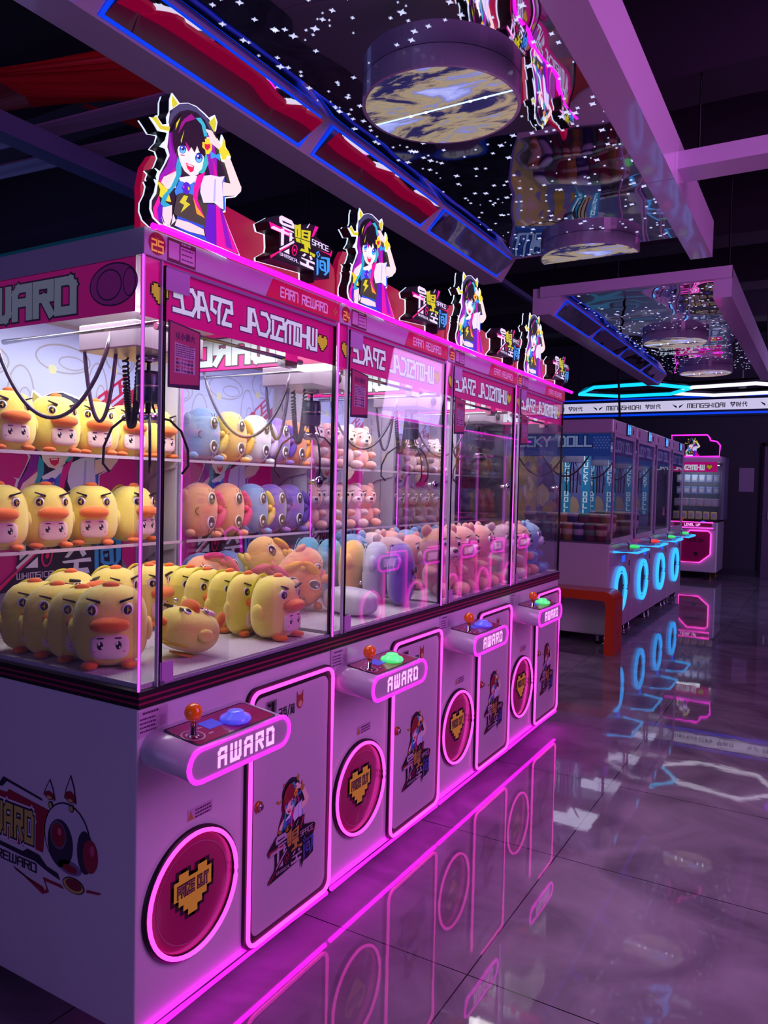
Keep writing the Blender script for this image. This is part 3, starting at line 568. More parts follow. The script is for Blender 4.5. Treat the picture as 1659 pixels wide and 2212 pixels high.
    for ya in (.0715, .7995): a.box(-.009, .003, ya, ya+.003, ZC+.002, ZF-.01, M('door_edge', '#15121c', .2, .5))
    a.box(-.004, .002, .074, .80, ZC+.002, ZC+.010, M('sill_grey', '#8a86a0', .3)); a.box(-.006, .003, .074, .80, ZF-.016, ZF-.008, M('sill_grey', '#8a86a0', .3))
    a.build('door_frame', fd)
    a = MB(); a.lathe([(.008, -.03), (.008, .010)], (0, .712, 1.44), 'x', CHROME, 16); a.lathe([(.017, .004), (.017, .012), (.012, .016), (0, .016)], (0, .712, 1.44), 'x', CHROME, 24); a.lathe([(.007, .016), (.007, .018), (0, .018)], (0, .712, 1.44), 'x', DARKM, 12)
    a.build('lock', fd)
    MB().box(.0005, .003, .070, .112, ZC+.006, ZC+.058, M('hinge_plate', '#b890c8', .3)).box(.0005, .006, .070, .080, ZC+.002, ZC+.012, CHROME).build('hinge', fd); MB().box(.0005, .004, .072, .150, ZF-.066, ZF-.014, M('hinge_plate', '#b890c8', .3)).build('hinge', fd)
    # posts
    for ya, yb in ((y0+.001, .068), (.806, y1-.0005)):
        cp = MB().box(-.020, -.001, ya, yb, ZC, ZF, ACRYL).build('corner_post', T)
        if yb-ya > .03:
            for yy in (ya+.004, yb-.006): MB().box(-.009, .0012, yy, yy+.0028, ZC, ZF, M('post_edge', '#d4cce8', .25)).build('post_edge', cp)
    MB().box(-.002, .0025, y0, y0+.0030, ZC, ZF, NEONS).build('corner_led', T)
    MB().box(-.671, -.667, y1-.012, y1-.008, 1.05, 1.86, NEONS).build('rear_led', T)
    # header bands behind the glass
    hz0, hz1 = 1.818, ZF
    a = MB(); a.poly([(-.0075, .004, hz0), (-.0075, .812, hz0), (-.0075, .812, hz1), (-.0075, .004, hz1)], MAG); f = PX(-.0070)
    word(a, WSP, f, .105, 1.852, .600, .058, flat('#6a3070', .1), 1.9, .0003, 1.1, True); word(a, WSP, f, .105, 1.852, .600, .058, WPRINT, 1.2, .0012, 1.1, True)
    for cx in (.062, .738): pixel_heart(a, f, cx, 1.878, .052, YPRINT, flat('#38300c'), .0006)
    a.build('front_header', T)
    for ya, sg, fl_ in ((y0+.0065, -1, False), (y1-.0065, -1, True)):
        a = MB(); f = PY(ya-.0010); a.poly([(-.88, ya, hz0+.012), (-.030, ya, hz0+.012), (-.030, ya, hz1), (-.88, ya, hz1)], flat('#c00878', .30))
        word(a, 'AWARD', f, -.68 if not fl_ else -.60, 1.854, .43, .074, flat('#38203c'), 2.5, .0002, 1.9, fl_); word(a, 'AWARD', f, -.68 if not fl_ else -.60, 1.854, .43, .074, flat('#a4b2bc', .16), 1.75, .0010, 1.9, fl_)
        if not fl_:
            for q in ring2(-.105, 1.90, .085, .052, .004, 28)+ring2(-.12, 1.90, .045, .038, .004, 24)+ring2(-.05, 1.90, .022, .034, .003, 20): a.poly([f(*p, .0006) for p in q], flat('#4a2858'))
            a.poly([f(*p, .0004) for p in circ(-.105, 1.90, .083, 28, .050)], flat('#8a1a78', .2))
        a.build('side_header', T)
    # top box
    tbx = MB().box(-D, .004, y0, y1, ZF, ZT, M('top_box', '#b8b0c4', .35)).build('top_box', T, bevel=.002)
    a = MB(); f = PX(.0045)
    a.prism([(.474, 2.0145), (.811, 2.0145), (.811, 1.9585), (.443, 1.9585)], 'x', .004, .0055, REDP); f = PX(.0056)
    word(a, 'EARN REWARD', f, .508, 1.972, .235, .026, flat('#dccce4', .15), 1.1, .0006)
    for b_ in ((.776, .800, 1.982, 1.990), (.784, .792, 1.974, 1.998)): a.box(.0056, .0065, b_[0], b_[1], b_[2], b_[3], GOLD)
    a.build('reward_banner', tbx)
    a = MB(); f = PX(.0045); a.poly([f(.074, 1.960, .0003), f(.168, 1.960, .0003), f(.168, 2.016, .0003), f(.074, 2.016, .0003)], flat('#5a0f30')); a.poly([f(.078, 1.968, .0006), f(.112, 1.968, .0006), f(.112, 2.009, .0006), f(.078, 2.009, .0006)], flat('#c8b0cc')); a.poly([f(.116, 1.966, .0006), f(.164, 1.966, .0006), f(.164, 2.004, .0006), f(.116, 2.004, .0006)], flat('#c8b0cc'))
    rows_of_print(a, f, .120, .158, 2.000, .012, 3, flat('#4a3050'), .003, .0010); rows_of_print(a, f, .118, .150, 2.0125, .012, 1, flat('#c8b0cc'), .004, .0010)
    a.build('id_card', tbx)
    # ceiling works
    a = MB(); a.tube([(-.06, .10, 1.815), (-.06, .70, 1.815)], .009, CHROME, 10); a.tube([(-.75, .15, 1.835), (-.10, .15, 1.835)], .008, CHROME, 10); a.box(-.075, -.045, .60, .66, 1.79, 1.83, CHROME)
    a.build('gantry_rail', T)
    MB().tube([(-.40, .08, 1.938), (-.40, W-.08, 1.938)], .010, M('inner_lamp', '#ffffff', .3, emit=6), 10).build('inner_lamp', T)
    cx, cyy = -.34, .335
    ca = MB().box(cx-.13, cx+.10, cyy-.14, cyy+.12, 1.795, 1.868, M('carriage_white', '#a9a4b8', .35)); ca.lathe([(.020, 0), (.020, .012), (.012, .014), (0, .014)], (cx+.10, cyy+.02, 1.835), 'x', RUBBER, 20); ca = ca.build('claw_carriage', T, bevel=.004)
    a = MB(); z0 = 1.795
    a.lathe([(.030, 0), (.030, -.015), (.006, -.02), (.006, -.06)], (cx, cyy, z0), 'z', CHROME, 16); a.lathe([(.034, 0), (.036, -.01), (.036, -.085), (.030, -.095)], (cx, cyy, z0-.045), 'z', M('motor_acrylic', '#3c5560', .2, .5), 20); a.lathe([(.0365, 0), (.0365, -.006)], (cx, cyy, z0-.085), 'z', CHROME, 20)
    a.lathe([(.008, 0), (.008, -.045)], (cx, cyy, z0-.13), 'z', DARKM, 12); a.lathe([(.028, 0), (.032, -.008), (.032, -.018), (.024, -.028), (0, -.028)], (cx, cyy, z0-.165), 'z', CHROME, 20)
    a.build('claw_motor', ca)
    for ang in (200, 320, 80):
        t = math.radians(ang); u = Vector((math.cos(t), math.sin(t), 0)); o_ = Vector((cx, cyy, 0))
        pts = [o_+u*.012+Vector((0, 0, 1.66)), o_+u*.030+Vector((0, 0, 1.620)), o_+u*.075+Vector((0, 0, 1.615)), o_+u*.115+Vector((0, 0, 1.585)), o_+u*.140+Vector((0, 0, 1.530)), o_+u*.142+Vector((0, 0, 1.480)), o_+u*.120+Vector((0, 0, 1.455))]
        a = MB().tube(pts, .004, DARKM, 6); a.tube([o_+u*.012+Vector((0, 0, 1.70)), o_+u*.050+Vector((0, 0, 1.616))], .003, DARKM, 6); a.build('claw_finger', ca)
    a = MB(); pts = []
    for i in range(520):
        s_ = i/519; x = cx-.075+.060*s_; z = 1.80-.21*math.sin(PI*s_)**.75; ph = s_*2*PI*62; pts.append((x+.006*math.cos(ph), cyy-.02+.009*math.sin(ph), z+.004*math.cos(ph)))
    a.tube(pts, .0036, RUBBER, 5); a.build('coiled_cord', ca)
    def drape(x0, ya, xb, yb, zz_, zlow, n=24): return [(x0+(xb-x0)*i/n, ya+(yb-ya)*i/n, zz_-(zz_-zlow)*(1-(2*i/n-1)**2)**.8) for i in range(n+1)]
    hs = M('grey_hose', '#6a6474', .2, .6)
    MB().tube(drape(-.60, .02, -.34, .20, 1.84, 1.60), .0058, hs, 8).build('cable', T)
    MB().tube(drape(-.46, .205, -.40, .27, 1.83, 1.60), .0058, hs, 8).build('cable', T)
    # small acrylic chute guard in the prize corner
    a = MB(); a.box(-.30, -.297, .02, .34, ZC+.012, ZC+.20, ACRYC); a.box(-.297, -.02, .337, .340, ZC+.012, ZC+.20, ACRYC)
    for p in ((-.10, .335, 1.07), (-.22, .335, 1.09)): a.ell(p, (.007, .007, .007), CHROME, 10, 6)
    a.build('chute_guard', T)
    # rule poster on the glass
    a = MB(); f = PX(.0035); a.prism([(.083, 1.822), (.190, 1.810), (.190, 1.665), (.083, 1.660)], 'x', .0008, .0030, flat('#2a1440')); a.poly([f(.087, 1.818, .0002), f(.186, 1.806, .0002), f(.186, 1.676, .0002), f(.087, 1.668, .0002)], flat('#b0406c'))
    a.poly([f(.102, 1.772, .0006), f(.172, 1.766, .0006), f(.172, 1.700, .0006), f(.102, 1.698, .0006)], flat('#c0a8c4'))
    word(a, ['yii', 'xiao', 'huan', 'da'], f, .105, 1.780, .064, .016, flat('#3a1858'), 1.0, .0006)
    rows_of_print(a, f, .105, .169, 1.767, .0052, 6, flat('#503458'), .0022, .0012)
    for i, (t_, c_) in enumerate(((['zhua', '7', 'ge', 'xiao', 'wa', 'wa'], '#b02048'), (['huan', '1', 'ge', 'da', 'wa', 'wa'], '#301848'), (['zhua', '1', '5', 'ge', 'xiao', 'wa'], '#b02048'), (['huan', '1', 'ge', 'da', 'wa', 'wa'], '#301848'))): word(a, t_, f, .106, 1.7285-i*.009, .058, .0062, flat(c_), .9, .0012)
    a.build('rules_poster', fd)
    # lit sign on top
    zs = ZT
    MB().tube([(.048, -.012, zs-.012), (.048, .012, zs-.008), (.048, y1-.003, zs-.008)], .0085, M('sign_base_neon', (1, .006, .85), .3, emit=1.8, ecol=(1, .006, .85)), 8).build('sign_neon', T)
    out = [(.004, zs), (.004, zs+.06), (.002, 2.11), (.012, 2.16), (.035, 2.195), (.07, 2.20), (.11, 2.17), (.20, 2.165), (.50, 2.150), (.765, 2.148), (.800, 2.125), (.806, 2.09), (.806, zs)]
    MB().prism(out, 'x', -.030, -.010, M('sign_crimson', '#7a0024', .6, emit=.42, ecol='#c80048')).build('sign_panel', T)
    EG = M('white_edge_glow', '#dff4ff', .3, emit=.9)
    gp = MB()
    gp.prism(SIL_YZ, 'x', .010, .015, EG).prism(SIL_YZ, 'x', .015, .046, BLACKG).prism(SIL_YZ, 'x', .046, .0495, EG)
    gp.art([(flat(c, .92), p) for c, p in GIRL_YZ], PX(.0496), 0, .00012)
    gp.build('girl_figure', T)
    lp = MB().prism(LOGO_OUT_YZ, 'x', .010, .016, EG).prism(LOGO_OUT_YZ, 'x', .016, .065, BLACKG)
    lp.prism(LOGO_OUT_YZ, 'x', .065, .0655, flat('#0a0812'))
    lp.art([(flat(c, .75), p) for c, p in LOGO_YZ], PX(.0656), 0, .00012); logo_words(lp, lambda p: p, flat('#e8eefc', .75), .058)
    lp.build('logo_sign', T)
    return T
m1 = claw_machine('pink-lit claw machine numbered 25 at the near corner, full of yellow ducks')
labs = ['pink-lit claw machine numbered 24, second of the near row, with coloured cushion plushes', 'pink-lit claw machine numbered 23, third of the near row, full of pink bears', 'pink-lit claw machine numbered 22, farthest of the near row next to the orange bench']
number_badge_info = [(m1, '25')]
machines = [m1]
for i in range(3):
    r = copy_tree(m1, (0, W*(i+1), 0), labs[i]); machines.append(r); number_badge_info.append((r, ['24', '23', '22'][i]))
for r, n in number_badge_info: number_badge(r, n)
gr = M('button_glow_green', '#90ffc0', .15, emit=.7, ecol='#10ff60', coat=.5)
def button_tint(r, mat):
    for c in r.children:
        if c.name.startswith('control_console'):
            for g in c.children:
                if g.name.startswith('push_button'): g.data = g.data.copy(); g.data.materials[0] = mat
button_tint(machines[1], gr); button_tint(machines[3], gr)
for i, r in enumerate(machines):   # the lamp each cabinet has above its prizes
    area('chamber_lamp', (-.40, W*i+W/2, 1.93), .5, (1.0, .98, .90), 11, (-.40, W*i+W/2, 0), sy=.6)

# ------------------------------------------------------------------ plush toys
YF = M('yellow_plush', '#f6ea70', .9, bump=(260, .4, .003), sheen=.6); OF = M('orange_plush', '#f07a30', .9, bump=(260, .4, .003), sheen=.4)
WINGY = M('mustard_cloth', '#d09a38', .8); PATCH = M('face_patch', '#f4d8d4', .7); EYEW = M('eye_white', '#f8f8f8', .4); EYED = M('eye_dark', '#1c141c', .3); GOLDY = M('star_gold', '#e0b838', .4); BLUSH = M('blush', '#e88a98', .7)
def blob(mb, hw, h, dep, m, mid=.42, p=2.5, n=28, rg=14, base=.0):
    """upright plush body, half width hw, height h, dep: depth ratio; returns its surface function"""
    c = h*mid
    def wz(z):
        q = (z-c)/(h-c) if z > c else (c-z)/c
        return hw*max(0, 1-abs(q)**p)**(1/p)
    zs = [c-(c)*math.cos(PI/2*i/(rg//2)) for i in range(rg//2)]+[c+(h-c)*math.sin(PI/2*i/(rg//2)) for i in range(rg//2+1)]
    mb.lathe([(max(wz(z), .0005), z) for z in zs], (0, 0, base), 'z', m, n, (dep, 1))
    return lambda y, z: dep*math.sqrt(max(wz(z)**2-y*y, 0))
def disc_eye(mb, x, y, z, ry, rz, m, th=.004): mb.ell((x, y, z), (th, ry, rz), m, 14, 8)
def make_duck():
    T = thing('duck_plush', (0, 0, 0), 'duck', 'plush toy', 'yellow duck plushes')
    a = MB(); sf = blob(a, .087, .195, .82, YF, .42, 2.9)
    a.build('body', T)
    MB().ell((sf(0, .108)-.004, 0, .108), (.030, .046, .019), OF, 18, 10, None, 2.4).build('beak', T)
    MB().ell((.010, 0, .196), (.014, .020, .009), OF, 12, 7).build('crest', T)
    a = MB(); a.ell((sf(.0, .056)-.008, 0, .056), (.013, .044, .031), PATCH, 20, 12, None, 3.6)
    for s in (-1, 1):
        x = sf(0, .056)+.001
        disc_eye(a, x+.001, s*.020, .060, .009, .013, EYED); disc_eye(a, x+.004, s*.020-.003, .065, .003, .004, EYEW, .002); disc_eye(a, x+.004, s*.020+.003, .056, .002, .003, EYEW, .002); disc_eye(a, x-.001, s*.032, .046, .006, .004, BLUSH, .004)
        a.box(x+.001, x+.005, s*.020-.007, s*.020+.007, .0765, .079, EYED)
    disc_eye(a, sf(0, .04)+.001, 0, .042, .004, .003, M('tiny_mouth', '#b03040', .5), .004)
    a.build('face_patch', T)
    for s in (-1, 1):
        y = s*.040; z = .142; x = sf(y, z); rot = Matrix.Rotation(math.atan2(y, x*1.2), 4, 'Z').to_euler()
        a = MB(); a.ell((x-.001, y, z), (.005, .0150, .016), EYEW, 14, 8, rot); a.ell((x+.0015, y, z), (.005, .0110, .012), EYED, 14, 8, rot)
        st = []
        for i in range(8):
            rr = .009 if i % 2 == 0 else .0026; t = PI/4*i; st.append((x+.0075, y+rr*math.cos(t), z+rr*math.sin(t)))
        a.poly(st, GOLDY); a.build('eye', T)
        a = MB(); a.prism([(y-s*.018, z+.016), (y+s*.012, z+.027), (y+s*.013, z+.031), (y-s*.018, z+.022)], 'x', x-.004, x+.006, EYED); a.build('eyebrow', T)
        a = MB(); a.ell((-.005, s*.088, .085), (.022, .010, .030), YF, 12, 8); a.build('wing', T)
        MB().ell((.052, s*.045, .010), (.028, .020, .010), OF, 12, 7).build('foot', T)
    a = MB(); a.tube([(-.050, .070*math.cos(t)*.9, .10+.094*math.sin(t)) for t in [PI*(.08+.84*i/20) for i in range(21)]], .0045, M('lime_zip', '#c8c020', .6), 6); a.build('zip', T)
    a = MB(); a.box(-.085, -.078, -.030, .030, .045, .120, WINGY); a.build('strap', T)
    return T
duck = make_duck(); NT = [0]; used_proto = set()
def put(proto, loc, label, group, rz=0, tilt=None, sc=1.0):
    rot = tilt if tilt else (0, 0, rz)
    S = sc if isinstance(sc, tuple) else (sc,)*3
    if proto.name not in used_proto:
        used_proto.add(proto.name); o = proto
        for k_ in ('label', 'group'): o[k_] = label if k_ == 'label' else group
        o.location = loc; o.rotation_euler = rot; o.scale = S
        return o
    o = copy_tree(proto, loc, label, group, rot, S); return o
ORD = ['first', 'second', 'third', 'fourth', 'fifth', 'sixth', 'seventh', 'eighth', 'ninth', 'tenth']
r_ = math.radians
# machine 25: shelves
for i, y in enumerate((.165, .325, .478, .615, .742)): put(duck, (-.752, y, 1.5125), 'yellow duck plush on the upper shelf of the corner machine, %s from the left' % ORD[i], 'ducks on the upper shelf', r_((-12, -8, -22, -14, 2)[i]), sc=.93)
for i, y in enumerate((.130, .290, .465, .640)): put(duck, (-.752, y, 1.2135), 'yellow duck plush on the lower shelf of the corner machine, %s from the left' % ORD[i], 'ducks on the lower shelf', r_((-20, -12, -28, 8)[i]), sc=1.02)
ZP = ZC+.013
put(duck, (-.235, .120, ZP), 'yellow duck plush facing out at the front corner of the machine floor', 'ducks on the machine floor', r_(-42), sc=1.08)
for i, (x, y, a_) in enumerate(((-.345, .115, -30), (-.445, .112, -25), (-.545, .112, -20))): put(duck, (x, y, ZP), 'yellow duck plush in the left rank on the machine floor, %s behind the corner duck' % ORD[i], 'ducks on the machine floor', r_(a_), sc=(.68, 1, 1))
for i in range(7): put(duck, (-.110-.088*i-(.02 if i else 0), .655-.012*(i % 2), ZP), 'yellow duck plush in the rank beside the clear partition, %s from the front glass' % ORD[i], 'ducks in the partition rank', r_(4-3*i), sc=(1, 1, 1) if i == 0 else (.60, 1, 1))
put(duck, (-.130, .385, ZP+.052), 'yellow duck plush lying on its back before the partition rank', 'ducks on the machine floor', tilt=(r_(10), r_(-74), r_(70)), sc=.86)
put(duck, (-.44, .275, ZP+.050), 'yellow duck plush lying on its back behind the corner duck', 'ducks on the machine floor', tilt=(0, r_(-58), r_(-5)), sc=.95)
for i, (x, y) in enumerate(((-.60, .27), (-.58, .42), (-.56, .54))): put(duck, (x, y, ZP+.01), 'yellow duck plush at the back of the machine floor, %s from the left' % ORD[i], 'ducks on the machine floor', r_(-15+10*i), sc=1.0)

def make_pony(col, bow):
    F = M('plush_'+col.lstrip('#'), col, .9, bump=(260, .4, .003), sheen=.6); Bw = M('plush_'+bow.lstrip('#'), bow, .8)
    T = thing('pony_plush', (0, 0, 0), 'pony', 'plush toy', 'pony plushes')
    a = MB(); sf = blob(a, .080, .215, .80, F, .5, 2.3); a.build('body', T)
    for z in (.060, .152):
        x = sf(.012, z); y = .020; a = MB(); s = 1 if z > .1 else -1
        a.ell((x, y, z), (.006, .020, .026), EYEW, 16, 9, Matrix.Rotation(.22, 4, 'Z').to_euler()); a.ell((x+.002, y+.001, z), (.006, .017, .023), EYED, 16, 9, Matrix.Rotation(.22, 4, 'Z').to_euler())
        a.ell((x+.008, y-.004, z+s*.007), (.002, .005, .007), EYEW, 10, 6); a.ell((x+.0065, y+.002, z-.008), (.003, .010, .008), M('iris_plum', '#5a4a78', .4), 10, 6)
        for q in (-1, 0, 1): a.tube([(x+.002, y+q*.008, z+s*.026), (x+.004, y+q*.016, z+s*.038)], .0012, EYED, 5)
        a.build('eye', T)
    a = MB(); a.tube([(sf(-.035+.012*math.sin(t), .105)+.003, -.035+.012*math.sin(t), .105+.014*math.cos(t)) for t in [PI*i/8+PI for i in range(9)]], .0016, EYED, 5); a.build('mouth', T)
    a = MB(); a.ell((.030, .078, .150), (.016, .016, .040), Bw, 12, 8, Matrix.Rotation(.5, 4, 'X').to_euler()); a.ell((.034, .082, .075), (.016, .018, .042), Bw, 12, 8, Matrix.Rotation(-.4, 4, 'X').to_euler()); a.ell((.036, .074, .112), (.014, .012, .014), Bw, 10, 6); a.build('bow', T)
    a = MB(); a.ell((.010, -.070, .165), (.018, .014, .026), F, 12, 8); a.ell((.040, -.060, .020), (.022, .018, .016), F, 12, 8); a.ell((.050, .050, .012), (.030, .018, .014), F, 12, 8); a.build('limb', T)
    return T
PC = {'peach': ('#f0ab86', '#e8408a'), 'blue': ('#6f9ed8', '#e8d060'), 'yellow': ('#f0c878', '#e0b050'), 'white': ('#d0d8ea', '#b8a8d8'), 'purple': ('#7a5cc0', '#5a3aa8'), 'orange': ('#ee8a58', '#f0b040')}
PR = {k: make_pony(*v) for k, v in PC.items()}
for i, (c, y) in enumerate((('blue', .985), ('yellow', 1.145), ('white', 1.305), ('purple', 1.440), ('orange', 1.562))): put(PR[c], (-.752, y, 1.5125), '%s pony head plush on the upper shelf of the second machine, %s from the left' % (c, ORD[i]), 'pony plushes on the upper shelf', r_(-14), sc=.98)
for i, (c, y) in enumerate((('peach', .975), ('peach', 1.135), ('blue', 1.29), ('purple', 1.42), ('purple', 1.55))): put(PR[c], (-.752, y, 1.2135), '%s pony head plush on the lower shelf of the second machine, %s from the left' % (c, ORD[i]), 'pony plushes on the lower shelf', r_(-14), sc=1.0)
for i, (c, x, y, t) in enumerate((('peach', -.52, .93, 60), ('peach', -.44, 1.10, -50), ('peach', -.30, .98, 78), ('yellow', -.56, 1.25, 30), ('white', -.60, 1.38, -20), ('blue', -.68, .96, 15), ('blue', -.70, 1.15, 20), ('orange', -.30, 1.18, 80))):
    put(PR[c], (x, y, ZP+.075 if abs(t) > 25 else ZP+.005), '%s pony head plush tumbled on the floor of the second machine, %s in the heap' % (c, ORD[i]), 'pony plushes on the floor of the second machine', tilt=(r_(t), 0, r_(-30)), sc=.98)

def make_cushion(col, name='cushion_plush'):
    F = M('plush_'+col.lstrip('#'), col, .9, bump=(260, .4, .003), sheen=.6)
    T = thing(name, (0, 0, 0), 'cushion', 'plush toy', 'round backed plushes')
    a = MB(); sf = blob(a, .105, .225, .55, F, .45, 2.6); a.build('body', T)
    a = MB()
    for s in (-1, 1): a.ell((sf(0, .12)+.001, s*.040, .125), (.005, .016, .012), EYED, 12, 7); a.ell((sf(0, .09)+.001, s*.052, .095), (.004, .012, .008), BLUSH, 12, 7)
    a.tube([(sf(0, .07)+.004, .014*math.cos(t), .075-.012*math.sin(t)) for t in [PI*i/8 for i in range(9)]], .002, EYED, 5); a.build('face', T)
    for s in (-1, 1): MB().ell((.0, s*.095, .15), (.020, .022, .032), F, 12, 8).build('ear', T)
    for q in (.3, .75):
        a = MB(); a.tube([(-.055*q, .104*math.cos(t)*(1-.16*q), .100+.118*math.sin(t)) for t in [PI*(.05+.9*i/16) for i in range(17)]], .002, M('seam_'+col.lstrip('#'), col, 1), 5); a.build('seam', T)
    return T
for i, (c, nm) in enumerate((('#6a48b8', 'purple'), ('#b8bcd8', 'white'), ('#e8b860', 'golden'), ('#58a8c8', 'teal'), ('#58a8c8', 'teal'))):
    if i < 4: cu = make_cushion(c)
    put(cu, (-.115-.118*i, 1.485, ZP), ('%s round-backed plush in the second machine, %s from the glass' % (nm, ORD[i])), 'round-backed plushes in a rank', r_(22), sc=(.98, 1.12, 1.12))
# white pouch lying in front
PW = thing('pouch_plush', (-.16, 1.17, ZP+.001), 'white plush pouch with a zip lying at the front of the second machine', 'plush toy', rz=r_(70))
MB().ell((0, 0, .048), (.070, .125, .048), M('plush_white', '#cfd2de', .9, bump=(260, .4, .003), sheen=.5), 22, 14, None, 3.2).build('body', PW)
MB().tube([(.040*math.cos(t)+.0, .100*math.sin(t), .094-.01*abs(math.sin(t))) for t in [2*PI*i/24 for i in range(24)]], .002, GREYP, 5, True).build('zip', PW)
MB().ell((.072, .03, .055), (.004, .008, .010), EYED, 10, 6).build('eye', PW); MB().ell((.072, -.03, .055), (.004, .008, .010), EYED, 10, 6).build('eye', PW)

def make_bear(col, muz):
    F = M('plush_'+col.lstrip('#'), col, .9, bump=(260, .4, .003), sheen=.6); Mz = M('plush_'+muz.lstrip('#'), muz, .9, sheen=.5)
    T = thing('bear_plush', (0, 0, 0), 'bear', 'plush toy', 'bear plushes')
    MB().ell((0, 0, .058), (.052, .060, .060), F, 20, 12).ell((0, 0, .085), (.040, .045, .045), F, 16, 10).build('body', T)
    MB().ell((.004, 0, .150), (.060, .070, .062), F, 22, 14).build('head', T)
    a = MB(); a.ell((.052, 0, .136), (.026, .030, .022), Mz, 14, 9); a.ell((.077, 0, .143), (.006, .010, .007), EYED, 10, 6); a.tube([(.076, -.010, .122), (.079, 0, .127), (.076, .010, .122)], .0016, EYED, 5); a.build('muzzle', T)
    for s in (-1, 1):
        MB().ell((-.008, s*.052, .202), (.012, .020, .020), F, 12, 8).build('ear', T)
        a = MB(); a.ell((.054, s*.028, .164), (.006, .010, .011), EYEW, 12, 7); a.ell((.058, s*.028, .163), (.005, .006, .007), EYED, 10, 6); a.tube([(.056, s*.016, .184), (.055, s*.038, .178)], .002, EYED, 5); a.build('eye', T)
        MB().ell((.030, s*.062, .075), (.034, .018, .018), F, 12, 8).build('arm', T); MB().ell((.060, s*.040, .022), (.036, .024, .022), F, 12, 8).build('leg', T)
    return T
BP = make_bear('#f0b0a8', '#f2dfe0'); BW = make_bear('#e6c8d4', '#f4ecf2'); BB = make_bear('#88b0dc', '#d8e4f4'); BK = make_bear('#5a4a80', '#a898c0')
for i, y in enumerate((1.99, 2.12, 2.25, 2.38)): put(BP if i % 2 else BW, (-.752, 1.705+.145*i, 1.5125), 'pale pink bear plush on the upper shelf of the third machine, %s from the left' % ORD[i], 'bears on the upper shelf', r_(-22), sc=1.04)
for i in range(5): put(BW if i % 2 else BP, (-.752, 1.70+.125*i, 1.2135), 'pale pink bear plush on the lower shelf of the third machine, %s from the left' % ORD[i], 'bears on the lower shelf', r_(-22), sc=1.04)
k = 0
for j, (x, ys) in enumerate(((-.13, (1.88, 2.08, 2.29)), (-.34, (1.78, 1.98, 2.18, 2.34)), (-.56, (1.80, 1.98, 2.16, 2.34)))):
    for i, y in enumerate(ys):
        p = (BP, BW, BB)[(0, 0, 0)[i % 3] if j == 0 else (i*2+j) % 3]; nm = {BP.name: 'pink', BW.name: 'pale', BB.name: 'blue'}[p.name]
        put(p, (x, y, ZP), '%s bear plush on the floor of the third machine, %s row, %s along' % (nm, ORD[j], ORD[i]), 'bears on the floor of the third machine', r_(-25+17*(i % 3)), sc=1.42 if j == 0 else 1.2)
for j, (x, ys) in enumerate(((-.14, (2.66, 2.86, 3.06)), (-.36, (2.58, 2.77, 2.96, 3.13)), (-.56, (2.60, 2.80, 3.0)))):
    for i, y in enumerate(ys):
        p = (BW, BP, BB)[(i+j) % 3]; nm = {BP.name: 'pink', BW.name: 'pale', BB.name: 'blue'}[p.name]
        put(p, (x, y, ZP), '%s bear plush on the floor of the fourth machine, %s row, %s along' % (nm, ORD[j], ORD[i]), 'bears on the floor of the fourth machine', r_(-20+15*(i % 3)), sc=1.36 if j == 0 else 1.2)
for i in range(4): put(BK, (-.752, 2.53+.155*i, 1.2135), 'dark plum bear plush on the lower shelf of the fourth machine, %s from the left' % ORD[i], 'dark bears on the lower shelf', r_(-20), sc=1.0)
for i in range(4): put(BW if i % 2 else BK, (-.752, 2.53+.155*i, 1.5125), 'bear plush on the upper shelf of the fourth machine, %s from the left' % ORD[i], 'bears on the upper shelf of the fourth machine', r_(-20), sc=1.0)

# ------------------------------------------------------------------ hanging mirror canopies
def mirror_mat(nt, b):
    b.inputs['Base Color'].default_value = (.80, .77, .86, 1); b.inputs['Metallic'].default_value = 1; b.inputs['Roughness'].default_value = .02
    t = nt.nodes.new('ShaderNodeTexCoord'); n = nt.nodes.new('ShaderNodeTexNoise'); n.inputs['Scale'].default_value = 2.2; n.inputs['Detail'].default_value = 1
    nt.links.new(t.outputs['Object'], n.inputs[0]); bp = nt.nodes.new('ShaderNodeBump'); bp.inputs['Strength'].default_value = .25; bp.inputs['Distance'].default_value = .04
    nt.links.new(n.outputs[0], bp.inputs['Height']); nt.links.new(bp.outputs[0], b.inputs['Normal'])
MIRROR = imgmat('wavy_mirror', mirror_mat)
def planet_mat(nt, b):
    N = nt.nodes; L = nt.links
    t = N.new('ShaderNodeTexCoord'); mp = N.new('ShaderNodeMapping'); mp.inputs['Scale'].default_value = (1.0, 2.2, 1); L.new(t.outputs['Object'], mp.inputs[0])
    n = N.new('ShaderNodeTexNoise'); n.inputs['Scale'].default_value = 3.2; n.inputs['Detail'].default_value = 9; n.inputs['Roughness'].default_value = .62; n.inputs['Distortion'].default_value = .6; L.new(mp.outputs[0], n.inputs[0])
    cr = N.new('ShaderNodeValToRGB'); e = cr.color_ramp.elements; e[0].position = .38; e[0].color = (*s2l('#262452'), 1); e[1].position = .70; e[1].color = (*s2l('#c8d0ff'), 1)
    for p, c in ((.435, '#2c2a5a'), (.45, '#6a6068'), (.50, '#a89878'), (.54, '#98907c'), (.56, '#7c84c8'), (.60, '#a0acf0')):
        q = e.new(p); q.color = (*s2l(c), 1)
    L.new(n.outputs[0], cr.inputs[0]); L.new(cr.outputs[0], b.inputs['Base Color']); L.new(cr.outputs[0], b.inputs['Emission Color']); b.inputs['Emission Strength'].default_value = .85; b.inputs['Roughness'].default_value = .2
PLANET = imgmat('planet_print', planet_mat)
PANEL = M('canopy_white', '#cfc0da', .25, coat=.5)
STAR = M('star_light', '#d0d8ff', .4, emit=1.0)
HB, HM = 2.69, 2.82
